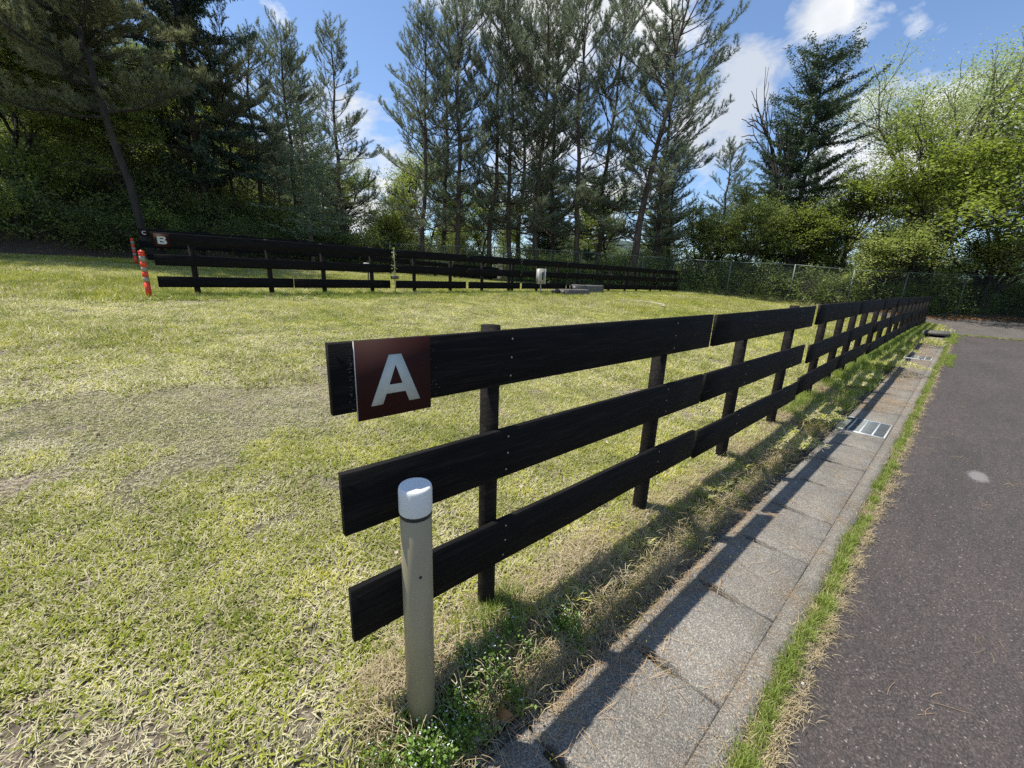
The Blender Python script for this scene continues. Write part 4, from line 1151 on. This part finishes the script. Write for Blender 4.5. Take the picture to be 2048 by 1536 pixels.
def band(d0, d1, step, jit, xlim=(-8, 25.5), ylim=(-.0, 20.3)):
    xs_ = np.arange(max(xlim[0], CAM[0]-d1), min(xlim[1], CAM[0]+d1), step); ys_ = np.arange(ylim[0], min(ylim[1], d1), step)
    X, Y = np.meshgrid(xs_, ys_); X = X.ravel()+rng.uniform(-jit, jit, X.size); Y = Y.ravel()+rng.uniform(-jit, jit, Y.size)
    dx, dy = X-CAM[0], Y-CAM[1]; D = np.hypot(dx, dy); ang = np.arctan2(dy, dx)-yaw
    ang = (ang+math.pi) % (2*math.pi)-math.pi
    k = (D >= d0) & (D < d1) & (Y > ylim[0]) & ((np.abs(ang) < R(66)) | (D < 2.0))
    X, Y = X[k], Y[k]
    k = ~((X > 24.2) & (Y < 3.4)); return X[k], Y[k]
def put(name, variants, X, Y, idx, smin, smax, dz=0., label=None, zmul=None):
    a = rng.uniform(0, 6.28, len(X)); Z = terrain(X, Y)+dz
    s = rng.uniform(smin, smax, len(X))
    s3 = np.stack([s, s, s*(zmul if zmul is not None else 1)], -1)
    return scatter(name, variants, np.stack([X, Y, Z], -1), slope_rot(X, Y, a), s3, idx, label)
X, Y = band(0, 4.6, .21, .07, ylim=(-.135, 20))
dd = dirt(X, Y); idx = np.where(rng.uniform(0, 1, len(X)) < dd*1.3, rng.integers(4, 6, len(X)), rng.integers(0, 4, len(X)))
put('lawn_grass', near_v, X, Y, idx, .85, 1.15, label='short mixed green and straw coloured turf')
X, Y = band(4.5, 11.5, .46, .16)
dd = dirt(X, Y); idx = np.where(rng.uniform(0, 1, len(X)) < dd*1.3, rng.integers(3, 5, len(X)), rng.integers(0, 3, len(X)))
put('lawn_grass', mid_v, X, Y, idx, .85, 1.2, zmul=np.clip(1.0+.7*vnoise(X, Y, .9, 5), .5, 1.8))
X, Y = band(10.2, 36, 1.05, .35)
put('lawn_grass', far_v, X, Y, rng.integers(0, 3, len(X)), .85, 1.2, zmul=np.clip(.9+.5*vnoise(X, Y, .5, 5), .4, 1.5))

# upright tufts: verge along the paving, line between paving and asphalt, foot of the fences
def tuft(seed, n, L, w, spread, lean=(.1, .8), mats=None):
    r = np.random.default_rng(seed); mb = MB()
    P = np.stack([r.normal(0, spread, n), r.normal(0, spread, n), np.full(n, -.008)], -1)
    az = r.uniform(0, 6.28, n); le = r.uniform(*lean, n); LL = r.uniform(L*.5, L, n)
    hd = np.stack([np.cos(az), np.sin(az), np.zeros(n)], -1); sd = np.stack([-np.sin(az), np.cos(az), np.zeros(n)], -1)
    up_ = np.array([0, 0, 1.])
    pts = [P]
    for k in range(3):
        a = le*(.55+.55*k)
        pts.append(pts[-1]+(hd*np.sin(a)[:, None]+up_*np.cos(a)[:, None])*(LL/3)[:, None])
    ws = [w*.8, w, w*.7]
    V = []
    for k in range(3): V += [pts[k]-sd*ws[k]/2, pts[k]+sd*ws[k]/2]
    V.append(pts[3]); V = np.stack(V, 1).reshape(-1, 3); i = np.arange(n)*7
    f4 = np.vstack([np.stack([i, i+1, i+3, i+2], -1), np.stack([i+2, i+3, i+5, i+4], -1)]); f3 = np.stack([i+4, i+5, i+6], -1)
    mb.add(V, f3=f3, f4=f4, tone=np.repeat(r.uniform(0, 1, n), 7))
    return mb
lush_v = [var_obj(tuft(300+i, 36, .10, .0036, .018), [M_lush]) for i in range(3)]
straw_v = [var_obj(tuft(310+i, 34, .09, .0028, .03, (.7, 1.5)), [M_straw]) for i in range(3)]
hay_v = [var_obj(tuft(315+i, 30, .15, .0024, .05, (.9, 1.6)), [M_straw]) for i in range(3)]
long_v = [var_obj(tuft(320+i, 60, .17, .005, .05, (.05, .9)), [M_lush]) for i in range(3)]
def line_pts(n, x0, x1, y0, y1, pw=1.0):
    u = rng.uniform(0, 1, n)**pw
    return x0+(x1-x0)*u, rng.uniform(y0, y1, n)
def put_flat(name, variants, X, Y, zf, smin, smax, label=None, tilt=.15):
    n = len(X); rot = np.stack([rng.normal(0, tilt, n), rng.normal(0, tilt, n), rng.uniform(0, 6.28, n)], -1)
    return scatter(name, variants, np.stack([X, Y, zf(X, Y)], -1), rot, rng.uniform(smin, smax, n), rng.integers(0, len(variants), n), label)
zedge = lambda x, y: zpav(x)-.012
# green line between paving and asphalt with straw skirts
X, Y = line_pts(900, .9, 21, 0, 0, 1.5); Y = -.903+rng.normal(0, .009, len(X))-.01*np.sin(X*5)
X2, Y2 = line_pts(240, 17, 20.5, 0, 0); Y2 = -.9+rng.normal(0, .08, 240)
X, Y = np.concatenate([X, X2]), np.concatenate([Y, Y2])
k = vnoise(X, X*0, 2.5, 1) > -.75
put_flat('edge_grass', lush_v, X[k], Y[k], zedge, .45, 1.0, 'narrow line of bright green grass between drain slabs and asphalt')
X, Y = line_pts(1300, .9, 20, 0, 0, 1.5); Y = -.928+rng.normal(0, .02, len(X))
put_flat('edge_straw', straw_v, X, Y, zedge, .4, .95, 'dry straw fringe on the asphalt side of the grass line')
X, Y = line_pts(160, 12.5, 14.5, -1.1, -.9); put_flat('edge_grass', lush_v, X, Y, zedge, .5, .9)
# weedy joint across the yard
Y = rng.uniform(-5.5, -.9, 700); X = 20.42+rng.normal(0, .05, 700)
k = vnoise(X*0, Y, 2.0, 1) > -.5
put_flat('joint_weeds', lush_v+straw_v, X[k], Y[k], zedge, .35, .8, 'weeds and straw in the joint across the asphalt')
# verge
zt_ = lambda x, y: terrain(x, y)
X, Y = line_pts(900, 5.6, 24, -.27, .12, .9)
put_flat('verge_grass', long_v, X, Y, zt_, .5, 1.1, 'long bright green grass along the foot of the near fence')
X, Y = line_pts(260, .8, 7, -.26, -.05, .9)
put_flat('verge_grass', lush_v, X, Y, zt_, .4, 1.0)
X, Y = line_pts(900, .7, 7.5, -.27, .06, 1.2)
put_flat('verge_straw', hay_v, X, Y, zt_, .5, 1.1)
X, Y = line_pts(1500, .7, 7.5, -.27, .10, 1.2)
put_flat('verge_straw', straw_v, X, Y, zt_, .45, 1.1, 'dry grass lying on the verge below the near fence')
# greener taller grass in front of fence B
X, Y = line_pts(1000, .4, 20, 8.4, 9.4, 1.2)
put_flat('fence_foot_grass', long_v, X, Y, zt_, .4, .85, 'taller green grass at the foot of the middle fence')
# seams of straw and litter on the slabs
X, Y = line_pts(420, 7.5, 18.5, -.74, -.30, 1.0)
def fallen(seed, n, L, curve=.4, w=.0016, spread=.05):
    r = np.random.default_rng(seed); mb = MB()
    for k in range(n):
        a = r.uniform(0, 6.28); l_ = L*r.uniform(.6, 1.2); c = r.normal(0, curve)
        p = np.array([r.normal(0, spread), r.normal(0, spread), .003]); P = [p]
        for q in range(4): a += c/4; p = p+np.array([math.cos(a), math.sin(a), r.normal(0.02, .06)])*l_/4; p[2] = max(p[2], .0015); P.append(p)
        P = np.array(P); t_ = np.gradient(P, axis=0); s_ = unit(np.cross(t_, [0, 0, 1.]))*w/2
        V = np.empty((10, 3)); V[0::2] = P-s_; V[1::2] = P+s_; V[:, 2] += .0006
        mb.add(V, f4=[(2*i, 2*i+1, 2*i+3, 2*i+2) for i in range(4)], tone=r.uniform(0, 1))
    return mb
need_v = [var_obj(fallen(400+i, 5, .11), [M_needle_litter]) for i in range(4)]
need_big = [var_obj(fallen(410+i, 40, .10, spread=.09), [M_needle_litter]) for i in range(3)]
put_flat('slab_litter', need_big, X, Y, lambda x, y: zpav(x)+.002, .5, 1.0, 'straw and pine needles gathered on the drain slabs', .02)
X, Y = line_pts(70, .9, 8, -.86, -.31, 1.0)
put_flat('pine_needles', need_v, X, Y, lambda x, y: zpav(x)+.003, .6, 1.2, 'fallen pine needles on slabs and asphalt', .02)
X, Y = line_pts(80, 1.0, 3.6, -.40, -.24, 1.0)
put_flat('pine_needles', need_v+need_big, X, Y, lambda x, y: zpav(x)+.004, .5, 1.1, None, .03)
X, Y = line_pts(95, 1.2, 14, -3.5, -.93, 1.1)
put_flat('pine_needles', need_v, X, Y, lambda x, y: zpav(x)-.012-.01*np.clip(-.92-y, 0, 1)+.002, .5, .9, None, .02)
X, Y = line_pts(60, 1.2, 10, -.80, -.76, 1.3)
put_flat('pine_needles', need_big, X, Y, lambda x, y: zpav(x)+.002, .25, .5, None, .02)

# moss cushions on the verge
def moss(seed, n=1100, rx=.10):
    r = np.random.default_rng(seed); mb = MB()
    P = r.normal(size=(n, 3))*np.array([rx, rx*.7, 0]); P[:, 2] = .012*np.exp(-(P[:, 0]**2+P[:, 1]**2)/(rx*rx))+r.uniform(0, .004, n)
    leaves_at(mb, P, .0065, up=.3, aspect=.5, r=r); return mb
moss_v = [var_obj(moss(500+i), [M_moss]) for i in range(2)]
X = np.array([1.5, 1.75, 2.0, 2.3, 2.65, 3.0, 3.4, 3.75, 4.1, 4.6, 5.0, 1.25, 3.9, 2.8, 4.4, 5.5, 6.1, 1.9, 3.2, 5.2]); Y = np.array([-.17, -.12, -.2, -.1, -.17, -.1, -.2, -.12, -.16, -.1, -.15, -.16, -.05, -.05, -.22, -.1, -.12, -.22, -.16, -.2])
put_flat('moss', moss_v, X, Y, lambda x, y: terrain(x, y)+.002, .8, 1.5, 'golden green moss cushions on the verge', .05)

# chickweed with tiny white flowers round the bollard
def weed(seed, n=16):
    r = np.random.default_rng(seed); mb = MB()
    for k in range(n):
        a = r.uniform(0, 6.28); h = r.uniform(.05, .13); s = r.uniform(.01, .05); b0 = np.array([r.normal(0, .02), r.normal(0, .02), 0])
        e_ = b0+np.array([math.cos(a)*s, math.sin(a)*s, h]); mb.tube([b0, (b0+e_)/2+r.normal(0, .006, 3), e_], [.0011, .001, .0006], 3, cap=False, tone=.3)
        u = r.uniform(.15, 1, 9)[:, None]; leaves_at(mb, b0+(e_-b0)*u+r.normal(0, .006, (9, 3)), .012, up=.5, aspect=.75, r=r)
        if r.random() < .35: leaves_at(mb, np.repeat(e_[None], 5, 0), .0045, up=.4, aspect=.6, mat=1, r=r)
    return mb
weed_v = [var_obj(weed(520+i), [M_weed, M_white]) for i in range(3)]
X = np.concatenate([rng.normal(.86, .08, 46), rng.normal(1.12, .12, 26), rng.normal(1.5, .15, 8), rng.uniform(.6, .8, 8)])
Y = np.concatenate([rng.normal(-.20, .04, 46), rng.normal(-.16, .06, 26), rng.normal(-.17, .05, 8), rng.uniform(-.28, -.15, 8)])
k = (Y > -.285) & (np.hypot(X-.853, Y+.118) > .05)
put_flat('chickweed', weed_v, X[k], Y[k], zt_, .6, 1.15, 'leafy weeds with tiny white flowers round the foot of the bollard light', .1)
X = rng.normal(1.28, .09, 14); Y = .0+rng.normal(0, .05, 14)
put_flat('verge_grass', long_v, X, Y, zt_, .4, .8)

# pebbles in the turf and on the verge
def pebble(seed, r0=.008):
    r = np.random.default_rng(seed); mb = MB()
    th_ = np.linspace(0, math.pi, 5)[1:-1]; ph = np.arange(7)*2*math.pi/7
    V = [(0, 0, -r0*.6)]+[(r0*math.sin(t)*math.cos(p)*r.uniform(.8, 1.2), r0*math.sin(t)*math.sin(p)*r.uniform(.7, 1.1), -r0*.6*math.cos(t)*r.uniform(.8, 1.1)) for t in th_ for p in ph]+[(0, 0, r0*.6)]
    f3 = [(0, 1+(j+1) % 7, 1+j) for j in range(7)]+[(22, 15+j, 15+(j+1) % 7) for j in range(7)]
    f4 = [(1+7*i+j, 1+7*i+(j+1) % 7, 8+7*i+(j+1) % 7, 8+7*i+j) for i in range(2) for j in range(7)]
    mb.add(V, f3=f3, f4=f4); return mb
M_peb = plain('pebble', (.24, .215, .18), .8, 0, .45, 9)
peb_v = [var_obj(pebble(540+i), [M_peb]) for i in range(4)]
X, Y = band(0, 6.5, .05, .025, ylim=(-.05, 6)); k = rng.uniform(0, 1, len(X)) < np.clip(dirt(X, Y)*.55+.05, 0, .6); X, Y = X[k], Y[k]
put_flat('gravel', peb_v, X, Y, lambda x, y: terrain(x, y)+.002, .35, 1.3, 'small pebbles showing between the turf', .3)
X, Y = line_pts(160, .7, 5, -.29, -.2, 1.0)
put_flat('gravel', peb_v, X, Y, lambda x, y: terrain(x, y)+.004, .6, 2.2, None, .3)
# pale dead leaves strewn on verge and lawn
def curled(seed, L=.035, w=.018, curl=.5, nseg=5):
    r = np.random.default_rng(seed); mb = MB(); u = np.linspace(0, 1, nseg+1)
    prof = np.sin(np.clip(u, .02, .98)*math.pi)**.7*w
    V = []
    for k, a in enumerate(u):
        for q in (-1, -.5, 0, .5, 1):
            V.append((a*L-L/2, q*prof[k], .004+curl*w*abs(q)**1.6+curl*L*.6*(a-.5)**2*2+r.normal(0, .0006)))
    f = [(i*5+j, (i+1)*5+j, (i+1)*5+j+1, i*5+j+1) for i in range(nseg) for j in range(4)]
    mb.add(V, f4=f, tone=r.uniform(.1, .9)); return mb
leaf_v = [var_obj(curled(560+i, r_, w_, c_), [M_leafpale]) for i, (r_, w_, c_) in enumerate(((.03, .007, .8), (.04, .011, .6), (.026, .009, 1.1), (.045, .007, .4)))]
X, Y = line_pts(330, .7, 7, -.30, -.02, .9)
X2, Y2 = band(0, 5, .28, .14, ylim=(0, 5)); k = rng.uniform(0, 1, len(X2)) < .4; X, Y = np.concatenate([X, X2[k]]), np.concatenate([Y, Y2[k]])
put_flat('leaf_litter', leaf_v, X, Y, lambda x, y: terrain(x, y)+.008, .5, 1.15, 'bleached fallen leaves on verge and lawn', .35)
X, Y = line_pts(500, 24.5, 31, -5, 3.5); X = yard_edge(Y)+rng.normal(0, .28, 500)
red_v = [var_obj(curled(580+i, .09, .03, .5), [M_leafdead]) for i in range(2)]
put_flat('leaf_litter', red_v, X, Y, lambda x, y: np.maximum(terrain(x, y), zpav(x))+.02, .8, 1.6, None, .3)
# individual bits
o = curled(600, .085, .034, 1.0, 8).obj('fallen_leaf', M_leafdead, loc=(1.075, -.262, T(1.075, -.262)+.03)); o.rotation_euler = (R(65), R(20), R(60)); tag(o, 'large curled brown dead leaf at the corner of the slabs near the bollard', 'leaf')
def rock(x, y, r, sq, label, zoff=0.):
    mb = pebble(int(x*1000), r); mb.v = [v_*np.array([1.3, 1, sq]) for v_ in mb.v]
    o = mb.obj('stone', M_stone, loc=(x, y, T(x, y)+r*.25+zoff)); tag(o, label, 'stone'); o.rotation_euler = (0, 0, x*5); return o
rock(1.0, -.235, .045, .8, 'flat grey concrete chunk among the weeds right of the bollard light')
rock(1.62, -.262, .022, .9, 'small pale stone beside the slabs past the first post')
rock(2.05, -.255, .026, .8, 'rounded grey stone lying between verge and slab joint')
o = pebble(77, .008).obj('pebble', M_white, loc=(2.13, -.955, -.262)); tag(o, 'tiny white pebble on the asphalt by the grass line', 'pebble')

# ------------------------------------------------------------------ undergrowth and far woods
def joined(pr, lm):
    tk, cr = pr['raw']; mb = MB()
    for src, mi in ((tk, 0), (cr, 1)):
        off = mb.n
        mb.v += src.v; mb.t += src.t; mb.f3 += [q+off for q in src.f3]; mb.f4 += [q+off for q in src.f4]
        mb.m3 += [np.full(len(q), mi) for q in src.f3]; mb.m4 += [np.full(len(q), mi) for q in src.f4]; mb.n += src.n
    return var_obj(mb, lm)
bv = [joined(b, [M_bark_dark, M_under]) for b in BUSH]
bv2 = [joined(BUSH[0], [M_bark_dark, M_green])]
X = []; Y = []
# wooded bank on the left
n = 430; bx = rng.uniform(-9, 12, n); by = 20.7+rng.uniform(0, 1, n)**1.3*17; X.append(bx); Y.append(by)
# behind the wire fence all the way round
for i in range(len(WP)-1):
    a, b = np.array(WP[i]), np.array(WP[i+1]); nrm = np.array([(b-a)[1], -(b-a)[0]]); nrm /= np.linalg.norm(nrm); 
    if nrm@(a-np.array([5, 0])) < 0: nrm = -nrm
    L = np.linalg.norm(b-a); m = int(L*13)
    u = rng.uniform(0, 1, m); w = .35+rng.uniform(0, 1, m)**1.2*9
    P = a+np.outer(u, b-a)+np.outer(w, nrm); X.append(P[:, 0]); Y.append(P[:, 1])
X = np.concatenate(X); Y = np.concatenate(Y)
idx = np.where(rng.uniform(0, 1, len(X)) < np.where(X > 12, .28, .10), 3, rng.integers(0, 3, len(X)))
a = rng.uniform(0, 6.28, len(X)); s = rng.uniform(.35, 1.5, len(X))
scatter('undergrowth', bv+bv2, np.stack([X, Y, terrain(X, Y)-.05], -1), np.stack([a*0, a*0, a], -1), np.stack([s, s, s*rng.uniform(.8, 1.6, len(X))], -1), idx, 'dense dark undergrowth under the trees round the clearing')
wv = [joined(PINE[0], [M_bark, M_pine]), joined(GRN[0], [M_bark_dark, M_green]), joined(HIN[1], [M_bark_dark, M_cyp]), joined(GRN[2], [M_bark_dark, M_under])]
wv.append(joined(FIR[0], [M_bark_pale, M_fir]))
n = 150; ang = R(2)+rng.uniform(0, 1, n)*R(118); rad = rng.uniform(36, 62, n)
X = rad*np.cos(ang); Y = rad*np.sin(ang)-1; a = rng.uniform(0, 6.28, n)
sc_ = np.where(ang > R(62), .6, .62)*rng.uniform(.8, 1.2, n)
m_ = 20; X = np.concatenate([X, rng.uniform(-8, 9, m_)]); Y = np.concatenate([Y, rng.uniform(23.5, 35, m_)]); a = rng.uniform(0, 6.28, n+m_); sc_ = np.concatenate([sc_, rng.uniform(.35, .7, m_)]); n += m_
scatter('far_woods', wv, np.stack([X, Y, terrain(X, Y)], -1), np.stack([a*0, a*0, a], -1), sc_, rng.integers(0, 5, n), 'hazy woods farther back beyond the nearer trees')
